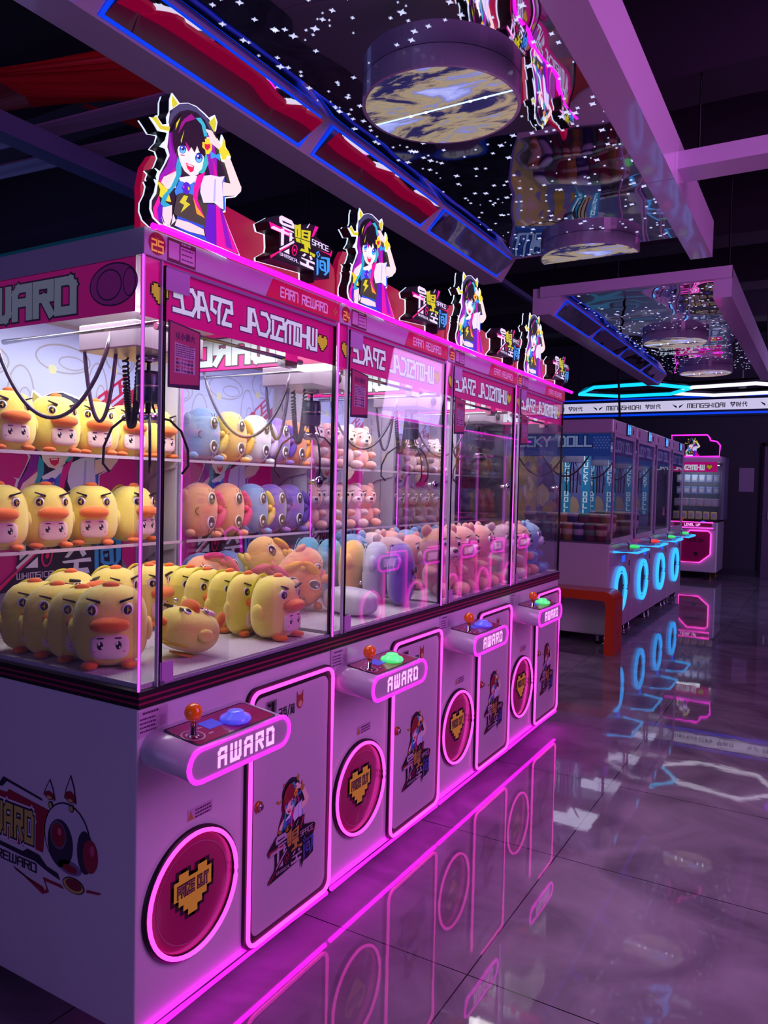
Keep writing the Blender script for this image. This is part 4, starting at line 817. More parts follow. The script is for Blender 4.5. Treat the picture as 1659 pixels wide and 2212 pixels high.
def canopy(y0, y1, label, xl=-.515, xr=.81, half_far=True, lamps=(), crossbar=False, near_closed=False):
    T = thing('mirror_canopy', (0, y0, HB), label, 'ceiling canopy', 'hanging mirror canopies')
    oz = -HB; L = y1-y0
    def Q(x, y, z): return (x, y-y0, z-HB)
    bx0, cx0 = -.385, -.290
    a = MB()
    # left beam: flat underside, tilted inner face, outer face
    prof = [(xl, HB), (bx0, HB), (cx0, HM+.012), (cx0, HM+.06), (xl, HM+.06)]
    a.prism([(x, z-HB) for x, z in prof], 'y', 0, L, PANEL)
    a.build('left_beam', T)
    a = MB().prism([(x, z-HB) for x, z in [(.70, HB), (xr, HB), (xr, HM+.06), (.70, HM+.06)]], 'y', 0, L, PANEL)
    for yy in (1.2, 2.9): a.box(.699, xr+.0006, yy, yy+.002, -.0006, .19, GREYP)
    a.build('right_beam', T)
    MB().box(cx0-.01, .70, 0, L, HM-HB, HM-HB+.01, MIRROR).build('mirror_sheet', T)
    if near_closed: MB().box(xl+.06, xr, -.02, .03, HM-HB-.01, HM-HB+.065, PANEL).build('end_beam', T)
    # windows on the tilted face
    nrm = Vector((HM-HB, 0, -(cx0-bx0))).normalized(); up = Vector((cx0-bx0, 0, HM-HB))
    n = int(round(L/.985)); Y = .09
    for i in range(n):
        ya, yb = Y+i*.985, Y+i*.985+.945
        def W2(u, v, d): p = Vector((bx0, 0, 0))+up*v+nrm*d; return (p.x, u, p.z)
        a = MB()
        O = [(ya, .06), (yb-.03, .06), (yb, .90), (ya+.03, .90)]; I = [(ya+.016, .12), (yb-.046, .12), (yb-.016, .84), (ya+.046, .84)]
        for q in range(4): r2 = (q+1) % 4; a.poly([W2(*O[q], .004), W2(*O[r2], .004), W2(*I[r2], .004), W2(*I[q], .004)], BLUEF)
        wf = a.build('lit_window_frame', T, fix=False)
        MB().poly([W2(*p, .002+.034*(p[1] > .5)) for p in I], MIRROR).build('mirror_pane', wf, fix=False)
    # star lights
    rs = random.Random(3); a = MB(); z = HM-HB-.0015
    for i in range(600):
        x = rs.uniform(cx0+.02, .69); y = rs.uniform(.05, L-.03); s = rs.choice((.005, .007, .008, .010, .011, .013, .016))
        if any(math.hypot(x-lx, y+y0-ly) < .29 for lx, ly, h in lamps): continue
        pts = []
        for k_ in range(8):
            rr = s if k_ % 2 == 0 else s*.38; t = PI/4*k_+PI/4; pts.append((x+rr*math.cos(t), y+rr*math.sin(t), z))
        a.poly(pts[::-1], STAR)
    tag(a.build('star_lights', T, fix=False), kind='stuff')
    for x, y in ((xl+.08, .25), (.76, .25), (xl+.08, L-.25), (.76, L-.25)):
        r = MB(); r.tube([(x, y, .18), (x, y, 4.2-HB)], .008, DARKM, 6); r.lathe([(.018, 0), (.018, .06), (.010, .07)], (x, y, .19), 'z', CHROME, 10); r.build('hanging_rod', T)
    if crossbar: MB().box(xr, 2.3, 2.06+.9, 2.22+.9, .06, .13, PANEL).build('cross_bar', T)
    return T
LAMPS1 = [(.175, 1.168, False), (.170, 3.105, True)]
c1 = canopy(-.90, 3.165, 'long mirror canopy with star lights hanging over the near claw machines', lamps=LAMPS1, crossbar=True)
LAMPS2 = [(.17, 5.9, False), (.17, 7.85, False), (.1, 4.42, True)]
c2 = canopy(4.10, 8.20, 'farther mirror canopy with star lights hanging beyond the near row', lamps=LAMPS2, near_closed=True)
def globe(x, y, half, label):
    T = thing('planet_lamp', (x, y, 2.75), label, 'ceiling lamp', 'planet lamps under the mirror canopies')
    a = MB()
    if half:
        P = [(.275*math.cos(PI+PI*i/24), .275*math.sin(PI+PI*i/24)) for i in range(25)]
        a.prism(P, 'z', 0, .069, PANEL); a.build('drum', T)
        MB().prism([(p[0]*.97, p[1]*.97-.002) for p in P], 'z', -.003, 0, PLANET).build('planet_disc', T)
    else:
        a.lathe([(.262, .0), (.275, .0), (.275, .069), (.262, .069)], (0, 0, 0), 'z', PANEL, 56, sm=False); a.build('drum', T)
        for s in (-1, 1):
            P = [(.262*math.cos(s*(.02+(PI-.04)*i/24)), .262*math.sin(s*(.02+(PI-.04)*i/24))+s*.002) for i in range(25)]
            MB().prism(P[::s], 'z', -.001, .004, PLANET).build('planet_disc', T)
        a = MB(); a.box(-.262, .262, -.004, .004, -.001, .002, M('gap_glow', '#b8d8ff', .3, emit=1.6)); a.build('gap_light', T)
        a = MB()
        for q in (-.12, -.06, .11, .165): a.ell((q, 0, -.001), (.006, .006, .003), M('led_point', '#ffffff', .3, emit=8), 8, 6)
        a.build('led_dots', T)
    return T
globe(.175, 1.168, False, 'round planet lamp with two half discs nearest the camera')
globe(.170, 3.105, True, 'half-round planet lamp at the far edge of the near canopy')
globe(.17, 5.9, False, 'round planet lamp at the middle of the farther canopy')
globe(.17, 7.85, False, 'round planet lamp at the far end of the farther canopy')

# ------------------------------------------------------------------ dark ceiling works
REDPIPE = M('red_pipe', '#b01820', .45); DUCT = M('grey_conduit', '#7a7090', .5); STEEL = M('blue_steel', '#4c5480', .5); BEAMM = M('dark_beam', '#2a2233', .7)
tag(MB().tube([(-3.6, .98, 3.5), (-1.3, 1.62, 3.5)], .16, REDPIPE, 24).build('sprinkler_main'), 'thick red sprinkler main under the black ceiling above the corner machine', 'pipe')
tag(MB().tube([(-3.2, .62, 3.80), (-2.4, 2.7, 3.74)], .045, REDPIPE, 14).build('sprinkler_pipe'), 'thin red branch pipe crossing beside the thick red main', 'pipe')
for i, (xa, ya, xb, yb, z, r) in enumerate(((-5, 1.10, .2, 1.58, 3.26, .055), (-5, 1.34, .2, 1.84, 3.24, .06), (-5, 4.4, .2, 4.6, 3.7, .06))):
    tag(MB().tube([(xa, ya, z), (xb, yb, z)], r, DUCT, 16).build('conduit'), 'grey conduit running crosswise under the dark ceiling, %s from the camera' % ORD[i], 'pipe', 'grey conduits under the ceiling')
tag(MB().box(-2.20, -2.08, -.5, 6.5, 3.08, 3.18, STEEL).build('steel_channel'), 'blue grey steel channel running away under the ceiling at upper left', 'beam')
tag(MB().box(-1.02, -.98, 2.2, 9.0, 3.12, 3.16, STEEL).build('steel_channel'), 'thin steel rail running away left of the near canopy', 'beam')
for i, (y, z0, z1) in enumerate(((1.9, 3.75, 4.2), (2.9, 3.55, 4.2), (4.2, 3.65, 4.2), (5.6, 3.55, 4.2), (7.4, 3.6, 4.2), (9.6, 3.7, 4.2))):
    struct(MB().box(-7, 4.1, y, y+.35, z0, z1, BEAMM).build('trim_%d' % (i+2)))
a = MB(); a.tube([(1.75+.12*math.cos(t), 4.0+.05*math.sin(t*2), 3.42+.12*math.sin(t)) for t in [PI*(-.05+1.1*i/20) for i in range(21)]], .012, M('pale_hose', '#9a90a8', .5), 8)
tag(a.build('cable_loop'), 'pale loop of hose hanging from the dark ceiling at upper right', 'cable')
# glossy lit panel behind corner machine top
tag(MB().box(-2.6, -1.02, 1.0, 1.03, 2.24, 2.50, M('cyan_board', '#1a5a78', .15, .2, emit=.15)).build('glass_board'), 'dark cyan glossy board behind the top of the corner machine', 'board')
# exit sign behind logo
es = thing('exit_sign', (-1.2, 2.55, 2.38), 'dark exit sign with green arrow and running figure behind the near logo', 'sign')
MB().box(-.30, .30, 0, .04, -.0, .34, M('exit_black', '#101418', .4)).build('board', es)
a = MB(); f = PY(-.001); GR = flat('#2f7a5c', .2)
a.poly([f(*p, .001) for p in P2('-.24,.20;-.15,.27;-.13,.25;-.18,.20;-.13,.15;-.15,.13')], GR); 
for b_ in ((.02, .04, .05, .30), (.02, .17, .28, .30), (.15, .17, .05, .30)): a.poly([f(b_[0], b_[2], .001), f(b_[1], b_[2], .001), f(b_[1], b_[3], .001), f(b_[0], b_[3], .001)], GR)
a.poly([f(*p, .001) for p in circ(.09, .25, .018, 12)], GR); a.poly([f(*p, .001) for p in P2('.07,.22;.11,.22;.12,.14;.15,.08;.13,.07;.10,.13;.07,.06;.05,.07;.08,.14')], GR)
a.build('running_figure', es)
MB().tube([(-.2, .02, .34), (-.2, .02, 1.8)], .006, DARKM, 6).build('hanging_rod', es); MB().tube([(.2, .02, .34), (.2, .02, 1.8)], .006, DARKM, 6).build('hanging_rod', es)

# ------------------------------------------------------------------ blue-lit machines beyond
def doll_machine(label):
    T = thing('prize_machine', (0, 0, 0), label, 'claw machine', 'blue-lit prize machines')
    Wd = .985; Dp = 1.05; LW = M('lilac_enamel', '#c8b4cc', .3, coat=.3)
    MB().prism([(-Dp+.02, .10), (0, .10), (0, .94), (-Dp, .94), (-Dp, .16)], 'y', .0, Wd, LW).build('cabinet', T, bevel=.012)
    MB().box(-Dp, 0, 0, Wd, 1.955, 2.085, LW).build('top_box', T, bevel=.015)
    bk = MB().box(-Dp, -Dp+.02, .01, Wd-.01, .94, 1.955, flat('#8a96c8')).build('back_panel', T)
    a = MB(); f = PX(-Dp+.021)
    a.poly([f(.03, .96, 0), f(.95, .96, 0), f(.95, 1.93, 0), f(.03, 1.93, 0)], flat('#a9925c', .08)); rs = random.Random(5)
    for i in range(26):
        y, z = rs.uniform(.1, .85), rs.uniform(1.15, 1.85); a.poly([f(y+rs.uniform(.03, .12)*math.cos(t), z+rs.uniform(.02, .08)*math.sin(t), .0006+.0001*i) for t in [2*PI*q/7 for q in range(7)]], flat(rs.choice(('#c8a850', '#7a68a0', '#b08a80', '#8f9ac8', '#d8c8a0')), .06))
    a.build('poster', bk)
    # far partition with posters and columns of lettering, facing the camera
    pa = MB().box(-Dp+.02, -.45, Wd-.02, Wd-.012, .94, 1.90, flat('#7a86c0', .05)).build('partition', T)
    a = MB(); f = PY(Wd-.021); rs = random.Random(9)
    for i in range(40):
        x, z = rs.uniform(-1.0, -.50), rs.uniform(1.12, 1.80); r0 = rs.uniform(.02, .09); a.poly([f(x+r0*rs.uniform(.6, 1.3)*math.cos(t), z+r0*rs.uniform(.6, 1.6)*math.sin(t), .0006+.0001*i) for t in [2*PI*q/8 for q in range(8)]], flat(rs.choice(('#b89a50', '#7a70a8', '#b08078', '#98a0cc', '#c8b890', '#5a5088')), .06))
    for x in (-.70, -.50):
        a.poly([f(x-.045, 1.10, .008), f(x+.045, 1.10, .008), f(x+.045, 1.86, .008), f(x-.045, 1.86, .008)], flat('#1a88b0', .25))
        for i, ch in enumerate(['star']+list('LUCKY DOLL')+['star']):
            if ch != ' ':
                if ch == 'star': word(a, [ch], f, x-.018, 1.80-i*.062, .034, .034, flat('#d8eef4', .3), 1.0, .009)
                else: word(a, ch, f, x-.018, 1.80-i*.062, .034, .042, flat('#d8eef4', .3), 1.5, .009)
    a.build('lettered_column', pa)
    for ya in (.004, Wd-.010): MB().box(-Dp+.02, -.01, ya, ya+.006, .94, 1.955, GLASS).build('side_pane', T)
    fd = MB().box(-.008, -.002, .10, Wd-.08, .96, 1.94, GLASS).build('glass_door', T)
    a = MB()
    for b_ in ((.05, .085, .94, 1.955), (Wd-.075, Wd-.045, .94, 1.955)): a.box(-.012, .004, b_[0], b_[1], b_[2], b_[3], LW)
    a.box(-.012, .004, .05, Wd-.045, .94, .985, LW); a.box(-.012, .004, .05, Wd-.045, 1.925, 1.955, LW); a.build('door_frame', fd)
    MB().box(-.03, .002, .002, .044, .94, 1.955, ACRYL).build('corner_post', T); MB().box(-.03, .002, Wd-.04, Wd-.002, .94, 1.955, ACRYL).build('corner_post', T)
    a = MB(); f = PX(-.010); a.poly([f(.09, 1.76, 0), f(.90, 1.76, 0), f(.90, 1.93, 0), f(.09, 1.93, 0)], flat('#3a3878', .12)); word(a, 'LUCKY DOLL', f, .13, 1.80, .70, .09, flat('#9aa0d0', .1), 1.5, .001); a.build('front_header', T)
    a = MB(); f = PY(.0118); a.poly([f(-1.02, 1.745, .0), f(-.02, 1.745, .0), f(-.02, 1.952, .0), f(-1.02, 1.952, .0)], flat('#1c4a98', .25))
    word(a, 'LUCKY DOLL', f, -.98, 1.838, .78, .085, flat('#0c2a60', .1), 2.6, .002, 1.6); word(a, 'LUCKY DOLL', f, -.98, 1.838, .78, .085, flat('#8fb8dc', .25), 1.4, .004, 1.6)
    a.poly([f(-1.0, 1.757, .001), f(-.55, 1.757, .001), f(-.55, 1.792, .001), f(-1.0, 1.792, .001)], flat('#5a78b8', .2)); word(a, 'LUCKY DOLL', f, -.86, 1.764, .26, .020, flat('#16367a', .1), 1.1, .003)
    for i in range(5):
        for j in range(5): a.poly([f(*p, .002) for p in circ(-.17+i*.03+(j % 2)*.015, 1.82+j*.024, .009, 8)], flat('#5a88c8', .2))
    a.build('side_header', T)
    a = MB(); a.box(0, .010, .52, .68, 1.965, 2.075, NAVY); f = PX(.0105); word(a, ['xing', 'ming'], f, .535, 1.98, .13, .08, M('blue_lit_char', '#58b8ff', .3, emit=1.0), 1.1, .001); a.build('lit_characters', T)
    a = MB(); a.box(.0, .003, .80, .84, 1.99, 2.04, flat('#7a2050')); a.box(.0, .003, .10, .125, 1.99, 2.05, flat('#7a2050')); a.build('badge', T)
    # control shelf
    tray = MB().prism([(.0, .20), (.0, .80), (.16, .74), (.16, .26)][::-1], 'z', .865, .885, M('tray_grey', '#8a84a0', .25)).build('control_tray', T)
    MB().tube([(.0, .17, .860), (.20, .24, .860), (.20, .76, .860), (.0, .83, .860)], .012, BLUEN, 8).build('neon_edge', tray)
    MB().lathe([(.048, 0), (.05, .012), (.03, .026), (0, .028)], (.10, .58, .885), 'z', gr, 24).build('push_button', tray)
    MB().lathe([(.006, 0), (.006, .04), (.018, .05), (.020, .065), (.012, .08), (0, .082)], (.10, .34, .885), 'z', CHROME, 16).build('joystick', tray)
    MB().box(0, .004, .52, .64, .74, .80, M('blue_display', '#2860ff', .3, emit=.9)).build('price_display', T)
    cy, cz, r = .44, .485, .205
    dr_ = MB().lathe([(r-.03, .012), (r-.05, .006), (0, .006)], (0, cy, cz), 'x', M('smoked_door', '#3a3658', .15, coat=.5), 40).build('prize_door', T)
    MB().tube([(.018, cy+r*math.cos(t), cz+r*math.sin(t)) for t in [2*PI*i/44 for i in range(44)]], .017, BLUEN, 8, True).build('neon_ring', dr_)
    MB().tube([(.012, cy+.02+(r-.05)*math.cos(t), cz+(r-.05)*math.sin(t)) for t in [2*PI*i/44 for i in range(44)]], .006, BLUEN, 6, True).build('inner_ring', dr_)
    a = MB(); a.box(0, .004, .80, .86, .45, .66, M('slot_plate', '#a89ab0', .3)); a.box(.004, .006, .81, .83, .68, .74, NAVY); a.box(.004, .008, .815, .845, .50, .62, CHROME); a.build('coin_slot', T)
    for x, y in ((-.10, .10), (-.10, Wd-.10), (-.90, .10), (-.90, Wd-.10)):
        a = MB(); a.box(x-.03, x+.03, y-.03, y+.03, .085, .10, DARKM); a.box(x-.014, x+.014, y-.022, y-.018, .03, .085, CHROME); a.lathe([(0, -.015), (.036, -.015), (.040, 0), (.036, .015), (0, .015)], (x, y, .040), 'y', RUBBER, 18); a.lathe([(.024, 0), (.024, .01), (.010, .02), (.010, .085)], (x+.045, y+.02, .001), 'z', CHROME, 12)
        a.build('caster', T)
    ca = MB().box(-.58, -.42, .36, .56, 1.70, 1.78, M('carriage_white', '#a9a4b8', .35)).build('claw_carriage', T)
    for ang in (0, 90, 180, 270):
        t = r_(ang); MB().tube([(-.5+.03*math.cos(t), .46+.03*math.sin(t), 1.70), (-.5+.06*math.cos(t), .46+.06*math.sin(t), 1.62), (-.5+.05*math.cos(t), .46+.05*math.sin(t), 1.40)], .006, DARKM, 6).build('claw_finger', ca)
    for k_ in range(2): MB().tube([(-.95+.25*k_+.4*i/16, .10+.25*i/16, 1.78-.22*(1-(2*i/16-1)**2)) for i in range(17)], .009, DARKM, 6).build('cable', T)
    MB().box(-1.0, -.04, .03, Wd-.03, .942, .95, M('deck_grey', '#6a6478', .6)).build('deck', T)
    MB().box(-1.0, -.55, .05, Wd-.05, 1.135, 1.150, ACRYC).build('shelf', T)
    return T
X2, Y2, S2 = -.31, 5.76, 1.005
d1 = doll_machine('nearest blue-lit prize machine behind the orange bench'); 
DM = [d1]
for i, l in enumerate(('second blue-lit prize machine counting away from the orange bench', 'third blue-lit prize machine counting away from the orange bench', 'farthest blue-lit prize machine beside the pink far machine')): DM.append(copy_tree(d1, (X2, Y2+S2*(i+1), 0), l))
d1.location = (X2, Y2, 0)
rd = M('button_glow_red', '#ff9080', .15, emit=.7, ecol='#ff3828')
for c in DM[1].children:
    if c.name.startswith('control_tray'):
        for g in c.children:
            if g.name.startswith('push_button'): g.data = g.data.copy(); g.data.materials[0] = rd
for i in range(4): area('chamber_lamp', (X2-.5, Y2+S2*i+.5, 1.90), .6, (.75, .78, 1.0), 2.4, (X2-.5, Y2+S2*i+.5, 0), sy=.6)
def make_cup(c1, c2):
    T = thing('snack_cup', (0, 0, 0), 'cup', 'cup'); MB().lathe([(.034, 0), (.044, .115), (.044, .12)], (0, 0, 0), 'z', M('cup_'+c1.lstrip('#'), c1, .4), 18).build('cup_body', T)
    MB().lathe([(.0465, .118), (.0465, .128), (.030, .134), (0, .134)], (0, 0, 0), 'z', M('cup_'+c2.lstrip('#'), c2, .5), 18).build('lid', T)
    MB().lathe([(.0398, .045), (.0440, .09)], (.0006, 0, 0), 'z', M('cup_'+c2.lstrip('#'), c2, .5), 18).build('label', T)
    return T
cups = [make_cup('#8a2038', '#c8b090'), make_cup('#b0803c', '#d8c8a8'), make_cup('#3a2a68', '#b8b0c8'), make_cup('#7a3048', '#6a8a70')]
cn = ['dark red', 'amber', 'indigo', 'maroon']; q = 0
for mI in range(2):
    for row, (y, z) in enumerate(((.10, .951), (.60, 1.151))):
        for i in range(8 if mI == 0 else 5):
            c = (i*3+row+mI) % 4
            put(cups[c], (X2-.10-.105*i if row == 0 else X2-.60-.062*i*.8*1.0 if False else X2-.10-.105*i, Y2+S2*mI+(.09 if row == 0 else .30), .951), '%s snack cup, %s row in the %s blue-lit machine, %s from the glass' % (cn[c], ('front', 'second')[row], ('nearest', 'second')[mI], ORD[i]), 'snack cups in the blue-lit machines', sc=1.25 if row == 0 else 1.9)

# ------------------------------------------------------------------ orange bench
BO = M('orange_lacquer', '#c23a10', .3, coat=.4)
T = thing('bench', (-.16, 5.40, 0), 'orange arched bench standing in front of the blue-lit machines', 'bench')
out = [(0, 0), (0, .46)]+[(-.09+.09*math.cos(PI/2*i/8), .46+.09*math.sin(PI/2*i/8)) for i in range(1, 9)]+[(-1.50, .55)]
inn = [(-1.50, .47), (-.115, .47)]+[(-.115+.035*math.sin(PI/2*(i)/6)*1.0, .47-.035*(1-math.cos(PI/2*i/6))) for i in range(1, 7)]+[(-.08, 0)]
MB().prism(out+inn, 'y', 0, .30, BO).build('bench_body', T)
MB().box(-1.58, -1.50, 0, .30, 0, .55, BO).build('leg', T)

# ------------------------------------------------------------------ far pink machine facing the camera
T = thing('prize_machine', (-.89, 12.15, 0), 'far pink-lit machine with LEVEL UP panel against the back wall', 'claw machine')
MB().box(0, .76, 0, .85, .12, .95, WHITE).build('cabinet', T, bevel=.02); MB().box(0, .76, -.005, .855, .95, .985, BLACKG).build('trim_band', T)
a = MB(); f = PY(-.002); pts = P2('.20,.28;.50,.28;.66,.42;.66,.76;.62,.80;.34,.80;.20,.66')
a.prism([(x, z) for x, z in pts], 'y', -.012, 0, MAGD); f = PY(-.0125); word(a, 'PRIZE OUT', f, .30, .62, .26, .05, flat('#4a0830'), 1.4, .001); a.poly([f(*p, .001) for p in circ(.44, .42, .035, 16)], flat('#3a1828')); pd = a.build('prize_door', T)
MB().tube([(x, -.016, z) for x, z in pts], .010, NEONP, 6, True).build('neon_frame', pd)
a = MB(); a.box(.02, .74, -.10, 0, .80+.045, .945, WHITE); f = PY(-.1005); a.poly([f(.10, .872, .0), f(.68, .872, .0), f(.68, .928, .0), f(.10, .928, .0)], MAGD); word(a, 'LEVEL UP', f, .26, .884, .24, .034, LETTER, 1.3, .002); cc = a.build('control_console', T)
MB().tube([(.04, -.105, .945), (.70, -.105, .945)], .010, NEONP, 6).build('neon_tube', cc); MB().tube([(.04, -.105, .850), (.70, -.105, .850)], .010, NEONP, 6).build('neon_tube', cc)
MB().lathe([(.04, 0), (.04, .012), (.02, .022), (0, .024)], (.54, -.05, .945), 'z', bl if False else MATS['button_glow_blue'], 20).build('push_button', cc)
MB().lathe([(.006, 0), (.006, .03), (.020, .04), (.022, .05), (.012, .066), (0, .068)], (.22, -.05, .945), 'z', MATS['orange_ball'], 14).build('joystick', cc)
MB().box(.02, .74, .83, .85, .985, 1.90, INW).build('back_panel', T)
MB().box(.0, .76, .0, .006, .985, 1.90, GLASS).build('glass_door', T); MB().box(.754, .76, .006, .84, .985, 1.90, GLASS).build('side_pane', T)
MB().box(0, .03, -.004, .03, .985, 1.90, ACRYL).build('corner_post', T); MB().box(.73, .765, -.004, .03, .985, 1.90, ACRYL).build('corner_post', T)
a = MB(); a.box(.0, .72, -.012, -.006, 1.765, 1.93, MAG); f = PY(-.0125); word(a, WSP, f, -.30+.04, 1.80, .78, .075, WPRINT, 1.3, .002, 1.1, True); pixel_heart(a, f, .60, 1.845, .085, YPRINT, flat('#38300c'), .002); a.build('front_header', T)
MB().box(0, .78, 0, .85, 1.93, 2.02, WHITE).build('top_box', T); MB().box(.76, .80, .30, .85, .985, 2.02, flat('#7a7a98')).build('side_hood', T)
sp = P2('.02,2.02;.74,2.02;.75,2.20;.70,2.26;.60,2.28;.59,2.32;.55,2.37;.0,2.37'); sg = MB().prism(sp, 'y', .0, .05, M('smoked_sign', '#2a2430', .15, coat=.5)); sg = sg.build('sign_panel', T)
MB().tube([(x, -.008, z) for x, z in sp], .012, NEON, 6, True).build('neon_outline', sg)
a = MB(); a.art([(flat(c, .6), [(p_[0]*1.0, p_[1]) for p_ in p]) for c, p in GIRL_YZ], lambda u, v, d_: (.24+(u-.02)*.80, -.004-d_*.3, 2.03+(v-2.03)*.98), 0, .0002); a.build('girl_figure', sg)
lamp = MB().box(.05, .70, .4, .44, 1.88, 1.895, M('far_lamp', '#f0fff8', .3, emit=1.6)).build('inner_lamp', T)
for z in (1.20, 1.40, 1.60): MB().box(.02, .74, .45, .83, z-.008, z, ACRYC).build('shelf', T)
for x, y in ((.10, .08), (.66, .08), (.66, .75), (.10, .75)): MB().lathe([(.03, 0), (.03, .02), (.014, .03), (.014, .12)], (x, y, .0), 'z', M('brass', '#a87830', .35, .7), 12).build('foot', T)
area('chamber_lamp', (-.57, 12.45, 1.86), .4, (.8, .9, 1.0), 1.8, (-.57, 12.5, 0), sy=.4)
def make_pack(col):
    T = thing('prize_box', (0, 0, 0), 'box', 'box'); MB().box(-.045, .045, -.035, .035, 0, .12, M('pack_'+col.lstrip('#'), col, .3, emit=.05)).build('carton', T, bevel=.01); MB().box(-.03, .03, -.038, -.035, .03, .09, M('pack_label_'+col.lstrip('#'), '#e0e8f0', .5)).build('label', T); return T
pk = [make_pack('#a8c0e8'), make_pack('#90a8d8'), make_pack('#e8d890'), make_pack('#c0b0b8')]; rn = ['highest', 'second highest', 'third highest', 'fourth highest', 'lowest']; pn = ['pale blue', 'steel blue', 'yellow', 'greyish']
for j, (z, yy, c) in enumerate(((1.601, 12.62, 0), (1.401, 12.62, 1), (1.271, 12.50, 1), (1.201, 12.42, 3), (.986, 12.35, 2))):
    if j == 2: z = 1.201
    for i in range(6): put(pk[c], (-.81+.118*i, yy+(.14 if j == 2 else 0), z+(.0 if j != 2 else 0)), '%s prize box inside the far pink machine, %s row, %s from the left' % (pn[c], rn[j], ORD[i]), 'prize boxes in the far machine', sc=1.05)

# ------------------------------------------------------------------ back wall band, hexagon lights, notice, camera dome, wire
T = thing('light_band', (0, 13.18, 2.86), 'long lit white band with blue edges and repeated lettering on the back wall', 'sign')
MB().box(-7, 3.9, 0, .10, -.09, .30, M('band_case', '#141a48', .4)).build('case', T)
a = MB(); a.box(-7, 3.9, -.012, 0, .02, .20, M('band_face', '#e0dcf8', .4, emit=.68)); a.build('lit_face', T)
a = MB(); a.box(-7, 3.9, -.014, 0, -.055, -.02, BLUEF); a.box(-7, 3.9, -.014, 0, .245, .27, BLUEF); a.build('blue_led', T)
a = MB(); f = PY(-.0125)
for i in range(8):
    x = -6.5+i*1.42; word(a, 'MENGSHIDAI', f, x, .065, .62, .07, flat('#141430'), 1.1, .001); word(a, ['meng', 'shi', 'dai'], f, x+.70, .065, .26, .075, flat('#50507a'), .9, .001)
    for s in (-1, 1): a.poly([f(x-.16+s*.02, .06, .001), f(x-.16+s*.10, .14, .001), f(x-.16+s*.05, .085, .001), f(x-.16+s*.02, .10, .001)], flat('#303050'))
a.build('lettering', T)
def hexa(pts, z, m, label, nm='hexagon_light'):
    a = MB(); N = len(pts); T_ = thing(nm, (0, 0, z), label, 'ceiling lamp', 'hexagon lights')
    a.tube([(x, y, 0) for x, y in pts], .028, m, 6, True); a.build('tube', T_)
    MB().tube([(x, y, .05) for x, y in pts], .035, DARKM, 4, True).build('housing', T_)
    MB().tube([(pts[0][0], pts[0][1], .08), (pts[0][0], pts[0][1], 1.2)], .008, DARKM, 6).build('hanging_rod', T_)
HX = [un(*v, 'z', 3.0) for v in [(1252, 852), (1283, 837), (1401, 829), (1493, 838), (1449, 851), (1340, 856)]]
hexa([(p.x, p.y) for p in HX], 3.0, M('cyan_tube', '#10c8ff', .3, emit=1.3), 'cyan hexagon ceiling light before the back wall')
hx2 = [(-.80, 11.60), (-.42, 10.95), (.45, 10.80), (.95, 11.3), (.60, 11.95), (-.25, 12.05)]
hexa(hx2, 3.0, M('white_tube', '#f4f0ff', .3, emit=1.2), 'white hexagon ceiling light touching the cyan one')
hexa([(1.02, 11.3), (.80, 10.7), (1.2, 10.1), (1.9, 10.1), (2.2, 10.7), (1.7, 11.3)], 3.0, M('violet_tube', '#9a20ff', .3, emit=1.2), 'violet hexagon ceiling light at the right edge')
tag(MB().box(.05, .285, 13.285, 13.297, 1.46, 1.87, M('paper', '#a890b4', .7)).build('notice_sheet'), 'sheet of paper pinned to the dark back wall beside the door', 'paper')
T = thing('security_camera', (.15, 12.2, 3.02), 'white dome camera hanging before the lit band', 'camera'); MB().lathe([(.06, .18), (.06, .09), (.075, .07), (.075, 0)], (0, 0, 0), 'z', WHITE, 20).tube([(0, 0, .18), (0, 0, 1.15)], .015, WHITE, 8).build('housing', T); MB().ell((0, 0, 0), (.06, .06, .06), RUBBER, 16, 10).build('dome', T)
tag(MB().tube([(-.62, 7.35, 2.09), (-.60, 7.1, 2.7), (-.52, 6.6, 3.4), (-.5, 6.5, 4.2)], .012, RUBBER, 8).build('power_cord'), 'black cord dropping from the ceiling to the blue-lit machines', 'cord')

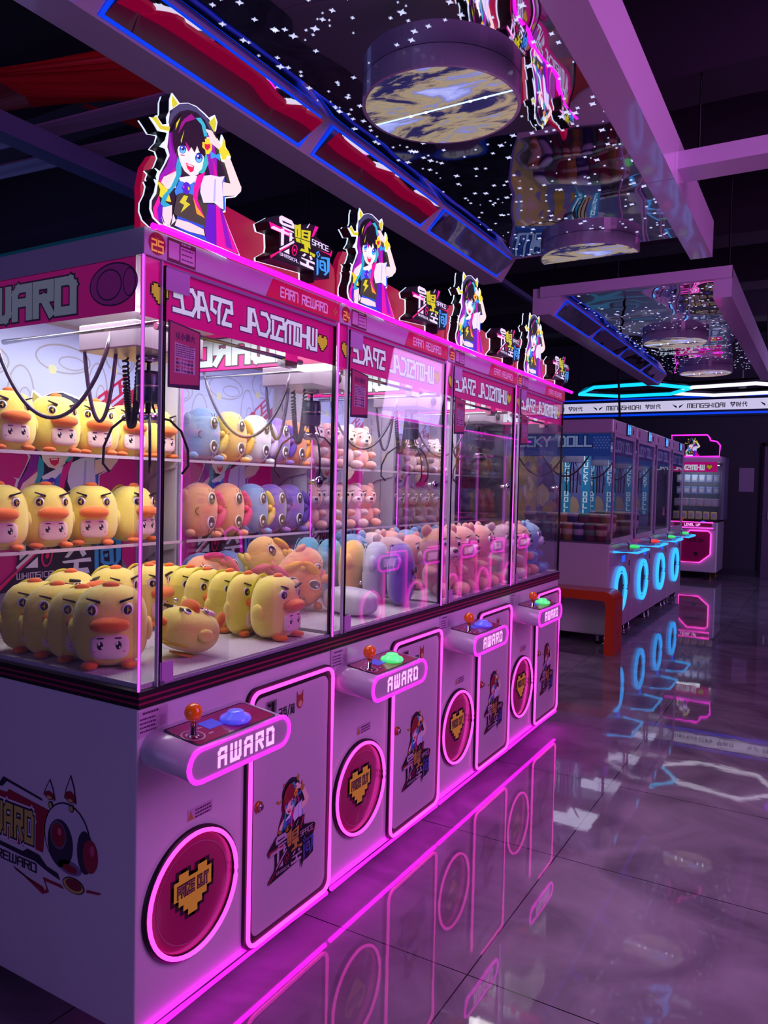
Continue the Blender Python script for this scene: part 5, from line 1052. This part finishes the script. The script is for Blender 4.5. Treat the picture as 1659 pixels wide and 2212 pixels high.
# ------------------------------------------------------------------ the facing row across the aisle (seen as reflections in the glass)
def facing_machine(label):
    T = thing('claw_machine', (0, 0, 0), label, 'claw machine', 'claw machines across the aisle')
    MB().box(-.9, 0, .003, W-.003, ZB, ZC2, WHITE).build('cabinet', T); MB().box(-.9, .006, .001, W-.001, ZC2, ZC, BLACKG).build('trim_band', T)
    MB().box(-.9, 0, .003, W-.003, ZF-.14, ZT, M('top_box', '#b8b0c4', .35)).build('top_box', T)
    MB().box(-.9, -.88, .003, W-.003, ZC, ZF-.14, flat('#3a2a60')).build('back_panel', T)
    MB().box(-.006, 0, .07, W-.02, ZC, ZF-.14, GLASS).build('glass_door', T)
    MB().box(-.02, 0, .003, .012, ZC, ZF, NEONS).build('corner_led', T)
    MB().tube([(.015, y, z) for y, z in rrect(.40, .806, .105, .838, .035, 6)], .009, NEONP, 6, True).build('neon_frame', T)
    MB().tube([(.014, .19+.156*math.cos(t), .37+.156*math.sin(t)) for t in [2*PI*i/32 for i in range(32)]], .009, NEONP, 6, True).build('neon_ring', T)
    S = [(.308+.064*math.sin(PI*i/8), .782+.064*math.cos(PI*i/8)) for i in range(9)]+[(.076-.064*math.sin(PI*i/8), .782-.064*math.cos(PI*i/8)) for i in range(9)]
    c = MB().prism(S, 'x', 0, .178, WHITE).build('control_console', T); MB().tube([(.182, y, z) for y, z in S], .010, NEON, 6, True).build('neon_outline', c)
    a = MB(); word(a, 'AWARD', PX(.179), .11, .758, .18, .05, LETTER, 1.8, .001, 2.6, True); a.build('lettering', c)
    MB().tube([(.02, .01, ZT+.01), (.02, W-.01, ZT+.01)], .012, NEON, 6).build('sign_neon', T)
    for y in (.1, .7): MB().lathe([(.03, 0), (.03, .09)], (-.1, y, 0), 'z', RUBBER, 12).build('foot', T); MB().lathe([(.03, 0), (.03, .09)], (-.8, y, 0), 'z', RUBBER, 12).build('foot', T)
    return T
fm = facing_machine('first claw machine across the aisle, seen mirrored in the glass'); 
for i in range(1, 5): copy_tree(fm, (1.95, 4.1+W*i, 0), '%s claw machine across the aisle, seen mirrored in the glass' % ORD[i], None, (0, 0, 0), (-1, 1, 1))
fm.location = (1.95, 4.1, 0); fm.scale = (-1, 1, 1)

NS = thing('neon_sign', (3.88, 6.2, .8), 'magenta neon rings and bar on the right wall, seen mirrored in the glass', 'neon sign')
for y in (-.55, -.05): MB().tube([(-.02, y+.13*math.cos(t), .16*math.sin(t)) for t in [2*PI*i/28 for i in range(28)]], .014, NEON, 6, True).build('ring_tube', NS)
MB().tube([(-.02, .32, -.17), (-.02, .32, .17)], .018, NEON, 6).build('bar_tube', NS)
MB().tube([(-.02, -1.6, .04), (-.02, -1.62, .12), (-.02, -1.5, .17), (-.02, -1.38, .12), (-.02, -1.36, -.1)], .014, NEON, 6).build('arc_tube', NS)
for z in (.27, -.24): MB().tube([(-.02, -.85, z), (-.02, .45, z)], .012, NEON, 6).build('line_tube', NS)
MB().box(0, .02, -1.8, .6, -.3, .34, BLACKG).build('backboard', NS)
